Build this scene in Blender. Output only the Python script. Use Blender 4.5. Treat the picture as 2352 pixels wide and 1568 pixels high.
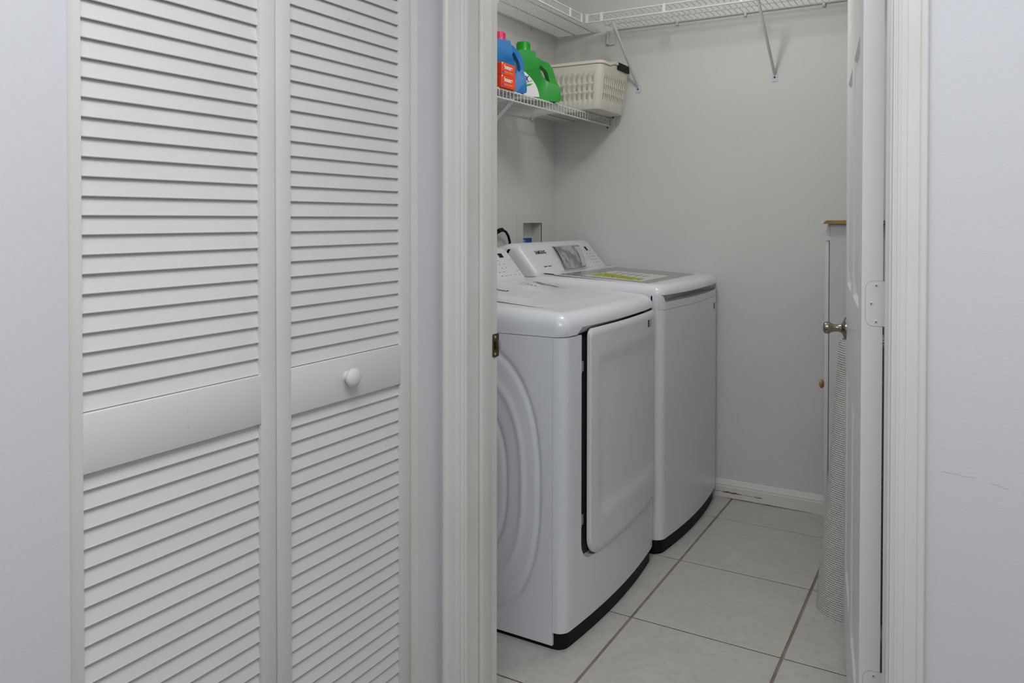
import bpy, bmesh, math, random
from mathutils import Vector, Matrix

random.seed(7)
for o in list(bpy.data.objects):
    bpy.data.objects.remove(o, do_unlink=True)
scene = bpy.context.scene
COL = scene.collection

# ------------------------------------------------------------------ camera
IMG_W, IMG_H = 2352.0, 1568.0
FOCAL, YAW, PITCH, ROLL = 1757.6, 0.507974, 0.013525, -0.001537
PX, PY, EYE = 1249.0, 526.66, 1.2372
cam_data = bpy.data.cameras.new('camera')
cam_data.sensor_fit = 'HORIZONTAL'
cam_data.sensor_width = 36.0
cam_data.lens = FOCAL / IMG_W * 36.0
cam_data.shift_x = (IMG_W / 2 - PX) / IMG_W
cam_data.shift_y = (PY - IMG_H / 2) / IMG_W
cam_data.clip_start = 0.02
cam = bpy.data.objects.new('camera', cam_data)
COL.objects.link(cam)
fw = Vector((-math.sin(YAW) * math.cos(PITCH), math.cos(YAW) * math.cos(PITCH), -math.sin(PITCH)))
rt = Vector((math.cos(YAW), math.sin(YAW), 0))
dn = fw.cross(rt)
rt2 = rt * math.cos(ROLL) + dn * math.sin(ROLL)
dn2 = -rt * math.sin(ROLL) + dn * math.cos(ROLL)
up2, bk = -dn2, -fw
cam.matrix_world = Matrix(((rt2.x, up2.x, bk.x, 0), (rt2.y, up2.y, bk.y, 0), (rt2.z, up2.z, bk.z, EYE), (0, 0, 0, 1)))
scene.camera = cam

# ------------------------------------------------------------------ world, lamps, exposure
world = bpy.data.worlds.new('world')
scene.world = world
world.use_nodes = True
bgn = world.node_tree.nodes['Background']
bgn.inputs[0].default_value = (0.62, 0.68, 0.78, 1)
bgn.inputs[1].default_value = 0.3

def lamp(name, kind, loc, energy, color, size=0.3, size_y=None, rot=(0, 0, 0)):
    d = bpy.data.lights.new(name, kind)
    d.energy = energy
    d.color = color
    if kind == 'AREA':
        d.shape = 'RECTANGLE' if size_y else 'DISK'
        d.size = size
        if size_y:
            d.size_y = size_y
    else:
        d.shadow_soft_size = size
    o = bpy.data.objects.new(name, d)
    o.location = loc
    o.rotation_euler = rot
    COL.objects.link(o)
    return o

HALL_FILL = (-0.04, 0.18, 2.375)
LAUNDRY_LAMP = (-0.86, 2.30, 2.29)
lamp('hall_ceiling_fill', 'AREA', HALL_FILL, 28.3, (0.925, 0.958, 1.0), 1.05, 1.05)  # added soft fill, stands in for flash bounced off the hall ceiling
lamp('laundry_lamp_light', 'POINT', LAUNDRY_LAMP, 12.0, (1.0, 0.985, 0.955), 0.07)
# added fill light at the open hall end behind the camera
lamp('rear_fill_light', 'AREA', (0.0, -2.95, 1.35), 5.0, (0.93, 0.965, 1.0), 1.8, 2.1, (math.radians(90), 0, 0))

vs = scene.view_settings
vs.view_transform = 'Standard'
vs.look = 'None'
vs.gamma = 1.0
vs.use_curve_mapping = False
vs.exposure = 0.0

# ------------------------------------------------------------------ materials
MATS = {}

def mat(name, color, rough=0.5, spec=0.5, metal=0.0, bump=None, mottle=None, stain=None, trans=0.0, alpha=1.0, coat=0.0, emit=None):
    """bump=(scale,strength,dist)  mottle=(scale,color2,lo,hi)  stain=(scale,color,lo,hi)"""
    if name in MATS:
        return MATS[name]
    m = bpy.data.materials.new(name)
    m.use_nodes = True
    nt = m.node_tree
    b = nt.nodes['Principled BSDF']
    b.inputs['Base Color'].default_value = (*color, 1)
    b.inputs['Roughness'].default_value = rough
    b.inputs['Metallic'].default_value = metal
    b.inputs['Specular IOR Level'].default_value = spec
    b.inputs['Coat Weight'].default_value = coat
    b.inputs['Coat Roughness'].default_value = 0.12
    b.inputs['Transmission Weight'].default_value = trans
    b.inputs['Alpha'].default_value = alpha
    if emit:
        b.inputs['Emission Color'].default_value = (*emit[0], 1)
        b.inputs['Emission Strength'].default_value = emit[1]
    geo = nt.nodes.new('ShaderNodeNewGeometry')

    def noise(scale, detail=4.0, rough_=0.55):
        n = nt.nodes.new('ShaderNodeTexNoise')
        n.inputs['Scale'].default_value = scale
        n.inputs['Detail'].default_value = detail
        n.inputs['Roughness'].default_value = rough_
        nt.links.new(geo.outputs['Position'], n.inputs['Vector'])
        return n

    last = None
    for spec_ in (mottle, stain):
        if not spec_:
            continue
        sc, c2, lo, hi = spec_
        n = noise(sc)
        rmp = nt.nodes.new('ShaderNodeMapRange')
        rmp.inputs['From Min'].default_value = lo
        rmp.inputs['From Max'].default_value = hi
        nt.links.new(n.outputs['Fac'], rmp.inputs['Value'])
        mx = nt.nodes.new('ShaderNodeMix')
        mx.data_type = 'RGBA'
        if last is None:
            mx.inputs['A'].default_value = (*color, 1)
        else:
            nt.links.new(last, mx.inputs['A'])
        mx.inputs['B'].default_value = (*c2, 1)
        nt.links.new(rmp.outputs['Result'], mx.inputs['Factor'])
        last = mx.outputs['Result']
    if last is not None:
        nt.links.new(last, b.inputs['Base Color'])
    if bump:
        n = noise(bump[0], 3.0)
        bp = nt.nodes.new('ShaderNodeBump')
        bp.inputs['Strength'].default_value = bump[1]
        bp.inputs['Distance'].default_value = bump[2]
        nt.links.new(n.outputs['Fac'], bp.inputs['Height'])
        nt.links.new(bp.outputs['Normal'], b.inputs['Normal'])
    MATS[name] = m
    return m

M_HALL = mat('hall_wall_paint', (0.70, 0.70, 0.717), 0.6, 0.35, bump=(230, 0.25, 0.0010), mottle=(2.2, (0.685, 0.685, 0.70), 0.45, 0.7))
M_LWALL = mat('laundry_wall_paint', (0.70, 0.70, 0.685), 0.5, 0.4, bump=(200, 0.3, 0.0011), mottle=(2.0, (0.68, 0.68, 0.665), 0.45, 0.7))
M_CEIL = mat('ceiling_paint', (0.78, 0.78, 0.77), 0.8, 0.2, bump=(90, 0.5, 0.002))
M_TRIM = mat('trim_gloss_paint', (0.755, 0.742, 0.705), 0.27, 0.5, mottle=(5, (0.72, 0.70, 0.655), 0.5, 0.75))
M_JAMB = mat('jamb_paint', (0.735, 0.728, 0.69), 0.35, 0.45, mottle=(5, (0.70, 0.69, 0.645), 0.5, 0.75))
M_BIFOLD = mat('louver_door_paint', (0.735, 0.728, 0.70), 0.42, 0.45, mottle=(4, (0.71, 0.70, 0.67), 0.45, 0.7), stain=(55, (0.50, 0.45, 0.37), 0.735, 0.82))
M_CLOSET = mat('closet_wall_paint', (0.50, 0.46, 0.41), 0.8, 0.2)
M_DOOR = mat('panel_door_paint', (0.755, 0.755, 0.755), 0.3, 0.5, bump=(260, 0.25, 0.0006))
M_TILE = mat('floor_tile', (0.53, 0.505, 0.47), 0.42, 0.4, bump=(40, 0.15, 0.001), mottle=(9, (0.56, 0.54, 0.505), 0.40, 0.66), stain=(38, (0.46, 0.44, 0.41), 0.50, 0.80))
M_GROUT = mat('grout', (0.30, 0.25, 0.195), 0.9, 0.2, bump=(200, 0.4, 0.001), mottle=(14, (0.20, 0.165, 0.13), 0.45, 0.7))
M_APPL = mat('appliance_enamel', (0.735, 0.755, 0.79), 0.24, 0.5, coat=0.25)
M_APPL_P = mat('appliance_plastic', (0.725, 0.74, 0.76), 0.32, 0.5)
M_BLACK = mat('black_plastic', (0.006, 0.006, 0.0065), 0.55, 0.2)
M_DGREY = mat('recess_plastic', (0.055, 0.06, 0.066), 0.5, 0.3)
M_MGREY = mat('handle_scoop', (0.42, 0.425, 0.44), 0.5, 0.3)
M_GLASS = mat('tinted_lid_glass', (0.17, 0.18, 0.185), 0.1, 0.6)
M_GASKET = mat('lid_border', (0.30, 0.31, 0.33), 0.3, 0.5)
M_INK = mat('dark_print', (0.03, 0.03, 0.035), 0.6, 0.2)
M_GINK = mat('grey_print', (0.22, 0.23, 0.25), 0.6, 0.2)
M_SILVER = mat('silver_badge', (0.55, 0.56, 0.58), 0.25, 0.5, metal=0.8)
M_PAPER = mat('label_paper', (0.60, 0.60, 0.57), 0.6, 0.3)
M_YELLOW = mat('label_yellow', (0.46, 0.49, 0.04), 0.6, 0.3, stain=(95, (0.07, 0.07, 0.02), 0.50, 0.60))
M_PRINT = mat('manual_cover_print', (0.40, 0.40, 0.39), 0.25, 0.5, mottle=(15, (0.05, 0.048, 0.045), 0.42, 0.55), stain=(48, (0.66, 0.66, 0.64), 0.60, 0.68))
M_FILM = mat('clear_film', (0.80, 0.82, 0.83), 0.08, 0.6, alpha=0.13)
M_WIRE = mat('white_vinyl_wire', (0.66, 0.66, 0.63), 0.4, 0.45)
M_BRACE = mat('brace_steel_paint', (0.60, 0.62, 0.66), 0.3, 0.5)
M_BASKET = mat('cream_basket_plastic', (0.69, 0.67, 0.58), 0.45, 0.4)
M_BASKBLK = mat('basket_black', (0.012, 0.014, 0.013), 0.6, 0.2)
M_GREEN = mat('green_bottle_plastic', (0.022, 0.30, 0.038), 0.40, 0.4)
M_GCAP = mat('green_cap_plastic', (0.0, 0.33, 0.004), 0.35, 0.5)
M_BLUE = mat('blue_bottle_plastic', (0.010, 0.16, 0.44), 0.48, 0.35)
M_PINK = mat('pink_cap_plastic', (0.62, 0.022, 0.13), 0.4, 0.45)
M_RED = mat('orange_red_carton', (0.80, 0.065, 0.008), 0.5, 0.35)
M_RED2 = mat('red_carton_side', (0.72, 0.04, 0.006), 0.5, 0.35)
M_WHITE = mat('white_print', (0.80, 0.80, 0.80), 0.5, 0.3)
M_NAVY = mat('navy_print', (0.01, 0.012, 0.16), 0.5, 0.3)
M_LEAF = mat('leaf_print', (0.09, 0.40, 0.03), 0.5, 0.3)
M_BLUEINK = mat('blue_sticker', (0.012, 0.10, 0.42), 0.5, 0.3)
M_SKIN = mat('white_box_plastic', (0.68, 0.68, 0.64), 0.4, 0.45)
M_NICKEL = mat('antique_nickel', (0.30, 0.27, 0.215), 0.25, 0.5, metal=1.0)
M_BRASS = mat('aged_brass', (0.17, 0.135, 0.065), 0.35, 0.5, metal=1.0)
M_OAK = mat('oak_top', (0.42, 0.245, 0.075), 0.4, 0.4, mottle=(30, (0.30, 0.165, 0.045), 0.45, 0.7))
M_AMBER = mat('amber_wood_knob', (0.40, 0.17, 0.02), 0.3, 0.5)
M_CAB = mat('cabinet_paint', (0.64, 0.635, 0.66), 0.4, 0.45)
M_RUST = mat('water_stain', (0.15, 0.08, 0.05), 0.8, 0.2, mottle=(60, (0.32, 0.22, 0.16), 0.50, 0.65))
M_MARK = mat('scuff_mark', (0.34, 0.335, 0.33), 0.7, 0.2)

# knitted rug: rows of loops
def rug_mat():
    m = bpy.data.materials.new('cream_loop_rug')
    m.use_nodes = True
    nt = m.node_tree
    b = nt.nodes['Principled BSDF']
    b.inputs['Roughness'].default_value = 0.9
    b.inputs['Specular IOR Level'].default_value = 0.15
    tc = nt.nodes.new('ShaderNodeTexCoord')
    sep = nt.nodes.new('ShaderNodeSeparateXYZ')
    nt.links.new(tc.outputs['UV'], sep.inputs[0])
    mul = nt.nodes.new('ShaderNodeCombineXYZ')
    def math_(op, a, v):
        n = nt.nodes.new('ShaderNodeMath'); n.operation = op
        nt.links.new(a, n.inputs[0]); n.inputs[1].default_value = v
        return n.outputs[0]
    s1 = math_('SINE', math_('MULTIPLY', sep.outputs['Y'], 2 * math.pi / 0.0066), 0)
    st_ = nt.nodes.new('ShaderNodeMath'); st_.operation = 'MULTIPLY_ADD'
    nt.links.new(sep.outputs['Y'], st_.inputs[0]); st_.inputs[1].default_value = math.pi / 0.0066
    nt.links.new(math_('MULTIPLY', sep.outputs['X'], 2 * math.pi / 0.0105), st_.inputs[2])
    s2 = math_('SINE', st_.outputs[0], 0)
    n1 = nt.nodes.new('ShaderNodeMath'); n1.operation = 'MULTIPLY_ADD'
    nt.links.new(s2, n1.inputs[0]); n1.inputs[1].default_value = 0.45
    nt.links.new(s1, n1.inputs[2])
    nz = nt.nodes.new('ShaderNodeTexNoise'); nz.inputs['Scale'].default_value = 130
    geo = nt.nodes.new('ShaderNodeNewGeometry')
    nt.links.new(geo.outputs['Position'], nz.inputs['Vector'])
    n2 = nt.nodes.new('ShaderNodeMath'); n2.operation = 'MULTIPLY_ADD'
    nt.links.new(nz.outputs['Fac'], n2.inputs[0]); n2.inputs[1].default_value = 2.2
    nt.links.new(n1.outputs[0], n2.inputs[2])
    rmp = nt.nodes.new('ShaderNodeMapRange')
    rmp.inputs['From Min'].default_value = -0.6; rmp.inputs['From Max'].default_value = 2.4
    nt.links.new(n2.outputs[0], rmp.inputs['Value'])
    mx = nt.nodes.new('ShaderNodeMix'); mx.data_type = 'RGBA'
    mx.inputs['A'].default_value = (0.42, 0.40, 0.38, 1); mx.inputs['B'].default_value = (0.80, 0.78, 0.75, 1)
    nt.links.new(rmp.outputs['Result'], mx.inputs['Factor'])
    nt.links.new(mx.outputs['Result'], b.inputs['Base Color'])
    bp = nt.nodes.new('ShaderNodeBump'); bp.inputs['Strength'].default_value = 0.9; bp.inputs['Distance'].default_value = 0.003
    nt.links.new(rmp.outputs['Result'], bp.inputs['Height'])
    nt.links.new(bp.outputs['Normal'], b.inputs['Normal'])
    return m
M_RUG = rug_mat()

# ------------------------------------------------------------------ mesh helpers
INV = {}   # object -> matrix world->local for parts

def thing(name, label, cat, loc=(0, 0, 0), rz=0.0, group=None, kind=None):
    o = bpy.data.objects.new(name, None)
    COL.objects.link(o)
    o.empty_display_size = 0.1
    o.location = loc
    o.rotation_euler = (0, 0, rz)
    o['label'] = label
    o['category'] = cat
    if group:
        o['group'] = group
    if kind:
        o['kind'] = kind
    INV[o] = (Matrix.Translation(loc) @ Matrix.Rotation(rz, 4, 'Z')).inverted()
    return o

def add(name, bm, material, parent=None, world=True, smooth=True, angle=35, label=None, cat=None, kind=None, group=None):
    """link a bmesh as one mesh object; geometry given in world space unless world=False (parent-local)"""
    bmesh.ops.recalc_face_normals(bm, faces=bm.faces)
    me = bpy.data.meshes.new(name)
    if parent is not None and world:
        bm.transform(INV[parent])
    bm.to_mesh(me)
    bm.free()
    mats = material if isinstance(material, (list, tuple)) else [material]
    for m in mats:
        me.materials.append(m)
    if smooth:
        for p in me.polygons:
            p.use_smooth = True
        me.set_sharp_from_angle(angle=math.radians(angle))
    o = bpy.data.objects.new(name, me)
    COL.objects.link(o)
    if parent is not None:
        o.parent = parent
        INV[o] = INV[parent]
    else:
        INV[o] = Matrix.Identity(4)
    if label:
        o['label'] = label
    if cat:
        o['category'] = cat
    if kind:
        o['kind'] = kind
    if group:
        o['group'] = group
    return o

def share(name, src, parent, loc, rot=None):
    o = bpy.data.objects.new(name, src.data)
    COL.objects.link(o)
    o.parent = parent
    o.location = loc
    if rot:
        o.rotation_euler = rot
    INV[o] = INV.get(parent, Matrix.Identity(4))
    return o

def struct(name, bm, material, label, cat, parent=None, smooth=False):
    return add(name, bm, material, parent, smooth=smooth, label=label, cat=cat, kind='structure')

def box(bm, x0, x1, y0, y1, z0, z1, bevel=0.0, seg=2):
    vs_ = [bm.verts.new(p) for p in ((x0, y0, z0), (x1, y0, z0), (x1, y1, z0), (x0, y1, z0), (x0, y0, z1), (x1, y0, z1), (x1, y1, z1), (x0, y1, z1))]
    fs = [bm.faces.new([vs_[i] for i in f]) for f in ((0, 3, 2, 1), (4, 5, 6, 7), (0, 1, 5, 4), (1, 2, 6, 5), (2, 3, 7, 6), (3, 0, 4, 7))]
    if bevel > 0:
        es = list({e for f in fs for e in f.edges})
        bmesh.ops.bevel(bm, geom=es, offset=bevel, segments=seg, profile=0.5, affect='EDGES')
    return bm

def B(x0, x1, y0, y1, z0, z1, bevel=0.0, seg=2):
    return box(bmesh.new(), x0, x1, y0, y1, z0, z1, bevel, seg)

def loft(bm, rings, closed=True, cap0=True, cap1=True):
    vr = [[bm.verts.new(p) for p in r] for r in rings]
    n = len(vr[0])
    for a, b in zip(vr[:-1], vr[1:]):
        for i in range(n if closed else n - 1):
            j = (i + 1) % n
            try:
                bm.faces.new((a[i], a[j], b[j], b[i]))
            except ValueError:
                pass
    if cap0:
        bm.faces.new(vr[0])
    if cap1:
        bm.faces.new(vr[-1])
    return vr

def tube(bm, pts, r, n=8, caps=True, radii=None):
    pts = [Vector(p) for p in pts]
    rings = []
    prev = None
    for i, p in enumerate(pts):
        if i == 0:
            t = pts[1] - pts[0]
        elif i == len(pts) - 1:
            t = pts[-1] - pts[-2]
        else:
            t = (pts[i + 1] - pts[i]).normalized() + (pts[i] - pts[i - 1]).normalized()
        t.normalize()
        if prev is None:
            a = Vector((0, 0, 1)) if abs(t.z) < 0.9 else Vector((1, 0, 0))
            u = t.cross(a).normalized()
        else:
            u = (prev - t * prev.dot(t)).normalized()
        prev = u
        v = t.cross(u)
        rr = radii[i] if radii else r
        rings.append([p + (u * math.cos(2 * math.pi * k / n) + v * math.sin(2 * math.pi * k / n)) * rr for k in range(n)])
    loft(bm, rings, True, caps, caps)
    return bm

def lathe(bm, profile, origin, axis, n=24):
    """profile: list of (along, radius)"""
    axis = Vector(axis).normalized()
    a = Vector((0, 0, 1)) if abs(axis.z) < 0.9 else Vector((1, 0, 0))
    u = axis.cross(a).normalized()
    v = axis.cross(u)
    o = Vector(origin)
    rings = [[o + axis * s + (u * math.cos(2 * math.pi * k / n) + v * math.sin(2 * math.pi * k / n)) * max(r, 1e-5) for k in range(n)] for s, r in profile]
    loft(bm, rings, True, True, True)
    return bm

def extrude_profile(bm, prof, place, h0, h1):
    """prof: closed 2-D polygon; place(u,v,h)->Vector"""
    loft(bm, [[place(u, v, h0) for u, v in prof], [place(u, v, h1) for u, v in prof]], True, True, True)
    return bm

def rrect(x0, x1, y0, y1, r, n=6):
    out = []
    for cx_, cy_, a0 in ((x1 - r, y1 - r, 0), (x0 + r, y1 - r, 90), (x0 + r, y0 + r, 180), (x1 - r, y0 + r, 270)):
        for k in range(n + 1):
            a = math.radians(a0 + 90 * k / n)
            out.append((cx_ + r * math.cos(a), cy_ + r * math.sin(a)))
    return out

def wall_cells(bm, u0, u1, z0, z1, holes, place, t):
    """solid wall with rectangular holes; place(u, d, z), d from 0..t"""
    us = sorted({u0, u1, *[h[0] for h in holes], *[h[1] for h in holes]})
    zs = sorted({z0, z1, *[h[2] for h in holes], *[h[3] for h in holes]})
    def solid(i, j):
        if i < 0 or j < 0 or i >= len(us) - 1 or j >= len(zs) - 1:
            return False
        uc, zc = (us[i] + us[i + 1]) / 2, (zs[j] + zs[j + 1]) / 2
        return not any(h[0] < uc < h[1] and h[2] < zc < h[3] for h in holes)
    cache = {}
    def V(u, d, z):
        k = (round(u, 6), d, round(z, 6))
        if k not in cache:
            cache[k] = bm.verts.new(place(u, d, z))
        return cache[k]
    for i in range(len(us) - 1):
        for j in range(len(zs) - 1):
            if not solid(i, j):
                continue
            a, b, c, d_ = us[i], us[i + 1], zs[j], zs[j + 1]
            bm.faces.new((V(a, 0, c), V(b, 0, c), V(b, 0, d_), V(a, 0, d_)))
            bm.faces.new((V(a, t, c), V(a, t, d_), V(b, t, d_), V(b, t, c)))
            if not solid(i - 1, j):
                bm.faces.new((V(a, 0, c), V(a, 0, d_), V(a, t, d_), V(a, t, c)))
            if not solid(i + 1, j):
                bm.faces.new((V(b, 0, c), V(b, t, c), V(b, t, d_), V(b, 0, d_)))
            if not solid(i, j - 1):
                bm.faces.new((V(a, 0, c), V(a, t, c), V(b, t, c), V(b, 0, c)))
            if not solid(i, j + 1):
                bm.faces.new((V(a, 0, d_), V(b, 0, d_), V(b, t, d_), V(a, t, d_)))
    return bm

def text_part(name, body, size, origin, xdir, ydir, material, parent, width=None, shear=0.0, depth=0.0004, bold=0.0):
    """raised printed lettering; origin = lower-left corner (world); xdir reading direction"""
    cu = bpy.data.curves.new(name, 'FONT')
    cu.body = body
    cu.size = size
    cu.shear = shear
    cu.offset = bold
    tmp = bpy.data.objects.new(name + '_tmp', cu)
    COL.objects.link(tmp)
    dg = bpy.context.evaluated_depsgraph_get()
    me = bpy.data.meshes.new_from_object(tmp.evaluated_get(dg))
    bpy.data.objects.remove(tmp, do_unlink=True)
    bm = bmesh.new()
    bm.from_mesh(me)
    bpy.data.meshes.remove(me)
    xs = [v.co.x for v in bm.verts]
    ys = [v.co.y for v in bm.verts]
    sx = 1.0
    if width:
        sx = width / (max(xs) - min(xs))
    xd, yd = Vector(xdir).normalized(), Vector(ydir).normalized()
    nd = xd.cross(yd)
    x0, y0 = min(xs), min(ys)
    for v in bm.verts:
        v.co = Vector(origin) + xd * ((v.co.x - x0) * sx) + yd * (v.co.y - y0) + nd * depth
    return add(name, bm, material, parent, smooth=False)

# ------------------------------------------------------------------ room constants
HALL_X0, HALL_X1 = -1.077, 1.05       # bifold wall face, opposite wall
DOOR_Y0, DOOR_Y1 = 1.440, 1.570       # hall face / laundry face of the doorway wall
HALL_YB = -3.0
LX0, LX1, LYB = -1.807, 0.06, 3.362   # laundry left wall, right wall, back wall
CEIL = 2.46
JL, JR = -1.0035, -0.1214             # jamb faces
HEAD = 2.045
CL_Y0, CL_Y1, CL_TOP = 0.597, 1.354, 2.05   # closet opening
TILE, GX, GY = 0.457, -0.91075, 2.20057

# ------------------------------------------------------------------ floor with single tiles
FYC = 1.36
bm = B(LX0 - 0.12, HALL_X1 + 0.12, HALL_YB, FYC, -0.10, 0.0)
struct('floor_hall', bm, mat('hall_floor_bounce', (0.20, 0.165, 0.13), 0.95, 0.1, bump=(300, 0.6, 0.003)), 'unseen hallway floor, brown carpet made up to cut bounced light', 'floor')  # unseen floor, made up dark and brown to dim and warm the bounce
bm = B(LX0 - 0.12, HALL_X1 + 0.12, FYC, LYB + 0.12, -0.10, -0.0035)
floor = struct('floor', bm, M_GROUT, 'grey beige square floor tiles with brown grout lines', 'floor')
gw = 0.0085   # joint along Y lines
gh = 0.0062   # joint along X lines
def tile_mesh(x0, x1, y0, y1):
    return B(x0, x1, y0, y1, -0.0035, 0.0, 0.0012, 1)
i0 = math.floor((LX0 - GX) / TILE)
i1 = math.ceil((HALL_X1 - GX) / TILE)
FY0 = 1.36   # tiles stop under the doorway; the unseen hallway gets a made-up carpet
j0 = math.floor((FY0 - GY) / TILE)
j1 = math.ceil((LYB - GY) / TILE)
full = None
for i in range(i0, i1):
    for j in range(j0, j1):
        xa, xb = GX + i * TILE + gw / 2, GX + (i + 1) * TILE - gw / 2
        ya, yb = GY + j * TILE + gh / 2, GY + (j + 1) * TILE - gh / 2
        clip = False
        if xa < LX0: xa, clip = LX0, True
        if xb > HALL_X1: xb, clip = HALL_X1, True
        if yb > LYB - 0.012: yb, clip = LYB - 0.012, True
        if ya < FY0: ya, clip = FY0, True
        if xb - xa < 0.01 or yb - ya < 0.01:
            continue
        if clip:
            bm = tile_mesh(xa, xb, ya, yb)
            add('tile', bm, M_TILE, floor, smooth=False)
        elif full is None:
            bm = tile_mesh(xa, xb, ya, yb)
            bm.transform(Matrix.Translation((-xa, -ya, 0)))
            full = add('tile', bm, M_TILE, floor, smooth=False)
            full.location = (xa, ya, 0)
        else:
            share('tile', full, floor, (xa, ya, 0))

# ------------------------------------------------------------------ walls and ceiling
WT = 0.12
bm = wall_cells(bmesh.new(), HALL_YB, DOOR_Y0, 0, CEIL, [(CL_Y0, CL_Y1 + 0.004, -0.01, CL_TOP)], lambda u, d, z: Vector((HALL_X0 - d, u, z)), 0.10)
struct('wall_hall_left', bm, M_HALL, 'white hallway wall around the louvered closet doors', 'wall')
bm = wall_cells(bmesh.new(), HALL_X0 - 0.10, HALL_X1, 0, CEIL, [(JL - 0.02, JR + 0.02, -0.01, HEAD + 0.02)], lambda u, d, z: Vector((u, DOOR_Y0 + d, z)), DOOR_Y1 - DOOR_Y0 - 0.001)
bm2 = wall_cells(bm, LX0 - WT, HALL_X0 - 0.10, 0, CEIL, [], lambda u, d, z: Vector((u, DOOR_Y1 - 0.1 + d, z)), 0.099)
wd = struct('wall_doorway', bm, M_HALL, 'white wall with the laundry room doorway, plain wall right of the casing', 'wall')
bm = wall_cells(bmesh.new(), DOOR_Y1 - 0.001, LYB + WT, 0, CEIL, [(3.035, 3.222, 1.00, 1.224)], lambda u, d, z: Vector((LX0 - d, u, z)), WT)
struct('wall_laundry_left', bm, M_LWALL, 'white laundry wall behind the washer and dryer', 'wall')
bm = wall_cells(bmesh.new(), LX0, LX1 + WT, 0, CEIL, [], lambda u, d, z: Vector((u, LYB + d, z)), WT)
wall_back = struct('wall_laundry_back', bm, M_LWALL, 'white laundry back wall under the long wire shelf', 'wall')
bm = wall_cells(bmesh.new(), DOOR_Y1, LYB, 0, CEIL, [], lambda u, d, z: Vector((LX1 + d, u, z)), WT)
struct('wall_laundry_right', bm, M_LWALL, 'white laundry wall behind the open door', 'wall')
bm = wall_cells(bmesh.new(), HALL_YB, DOOR_Y0, 0, CEIL, [], lambda u, d, z: Vector((HALL_X1 + d, u, z)), WT)
struct('wall_hall_right', bm, M_HALL, 'plain white hallway wall on the right side, out of view', 'wall')
bm = B(LX0 - WT, HALL_X1 + WT, HALL_YB, LYB + WT, CEIL, CEIL + 0.1)
struct('ceiling', bm, M_CEIL, 'white textured ceiling above hallway and laundry', 'ceiling')
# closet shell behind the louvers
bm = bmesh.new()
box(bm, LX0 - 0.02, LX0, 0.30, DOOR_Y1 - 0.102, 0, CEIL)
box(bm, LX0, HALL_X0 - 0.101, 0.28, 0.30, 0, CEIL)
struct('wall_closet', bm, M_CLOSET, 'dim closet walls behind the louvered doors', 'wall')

# faint scuffs on the wall right of the casing
def scuff(name, pts, w, parent):
    bm = bmesh.new()
    tube(bm, pts, w, 4)
    add(name, bm, M_MARK, parent)
random.seed(3)
for (sx, sz, ex, ez) in ((-0.0385, 0.8157, 0.0111, 0.8123), (0.0328, 0.8073, 0.0590, 0.8019)):
    pts = []
    for k in range(9):
        t = k / 8
        pts.append((sx + (ex - sx) * t, DOOR_Y0 - 0.00002, sz + (ez - sz) * t + random.uniform(-0.0012, 0.0012)))
    scuff('scuff_mark', pts, 0.00028, wd)

# ------------------------------------------------------------------ baseboards
def baseboard_prof():
    return [(0, 0), (0.013, 0), (0.013, 0.050), (0.0115, 0.053), (0.0115, 0.061), (0.009, 0.066), (0.006, 0.074), (0.004, 0.079), (0, 0.081)]
bm = extrude_profile(bmesh.new(), baseboard_prof(), lambda u, v, h: Vector((h, LYB - u, v)), LX0, LX1)
bb = struct('baseboard_back', bm, M_TRIM, 'white baseboard with brown water stain along the back wall', 'baseboard')
# swollen, stained paint on the baseboard beside the washer
random.seed(5)
def patch(x0, x1, zc0, zc1, h, amp):
    bm = bmesh.new()
    n = 16
    top, bot = [], []
    for k in range(n + 1):
        t = k / n
        x = x0 + (x1 - x0) * t
        zc = zc0 + (zc1 - zc0) * t
        e = math.sin(math.pi * t) ** 0.6 * h
        top.append(bm.verts.new((x, LYB - 0.0134, zc + e * random.uniform(0.3, 1.0) * amp)))
        bot.append(bm.verts.new((x, LYB - 0.0134, zc - e * random.uniform(0.3, 1.0) * amp)))
    for k in range(n):
        try:
            bm.faces.new((bot[k], bot[k + 1], top[k + 1], top[k]))
        except ValueError:
            pass
    add('stain', bm, M_RUST, bb, smooth=False)
patch(-0.955, -0.865, 0.0275, 0.0265, 0.0052, 1.0)
patch(-0.815, -0.775, 0.0265, 0.026, 0.0032, 1.0)
patch(-1.005, -0.95, 0.0280, 0.0278, 0.0014, 1.0)
patch(-0.865, -0.815, 0.0265, 0.0265, 0.0010, 1.0)
patch(-1.0, -0.56, 0.0025, 0.002, 0.0022, 1.0)
bm = extrude_profile(bmesh.new(), baseboard_prof(), lambda u, v, h: Vector((LX0 + u, h, v)), DOOR_Y1, LYB - 0.013)
struct('baseboard_left', bm, M_TRIM, 'white baseboard hidden behind the washer and dryer', 'baseboard')
bm = extrude_profile(bmesh.new(), baseboard_prof(), lambda u, v, h: Vector((h, DOOR_Y0 - u, v)), -0.055, HALL_X1)
struct('baseboard_hall', bm, M_TRIM, 'white hallway baseboard right of the door casing', 'baseboard')

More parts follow.
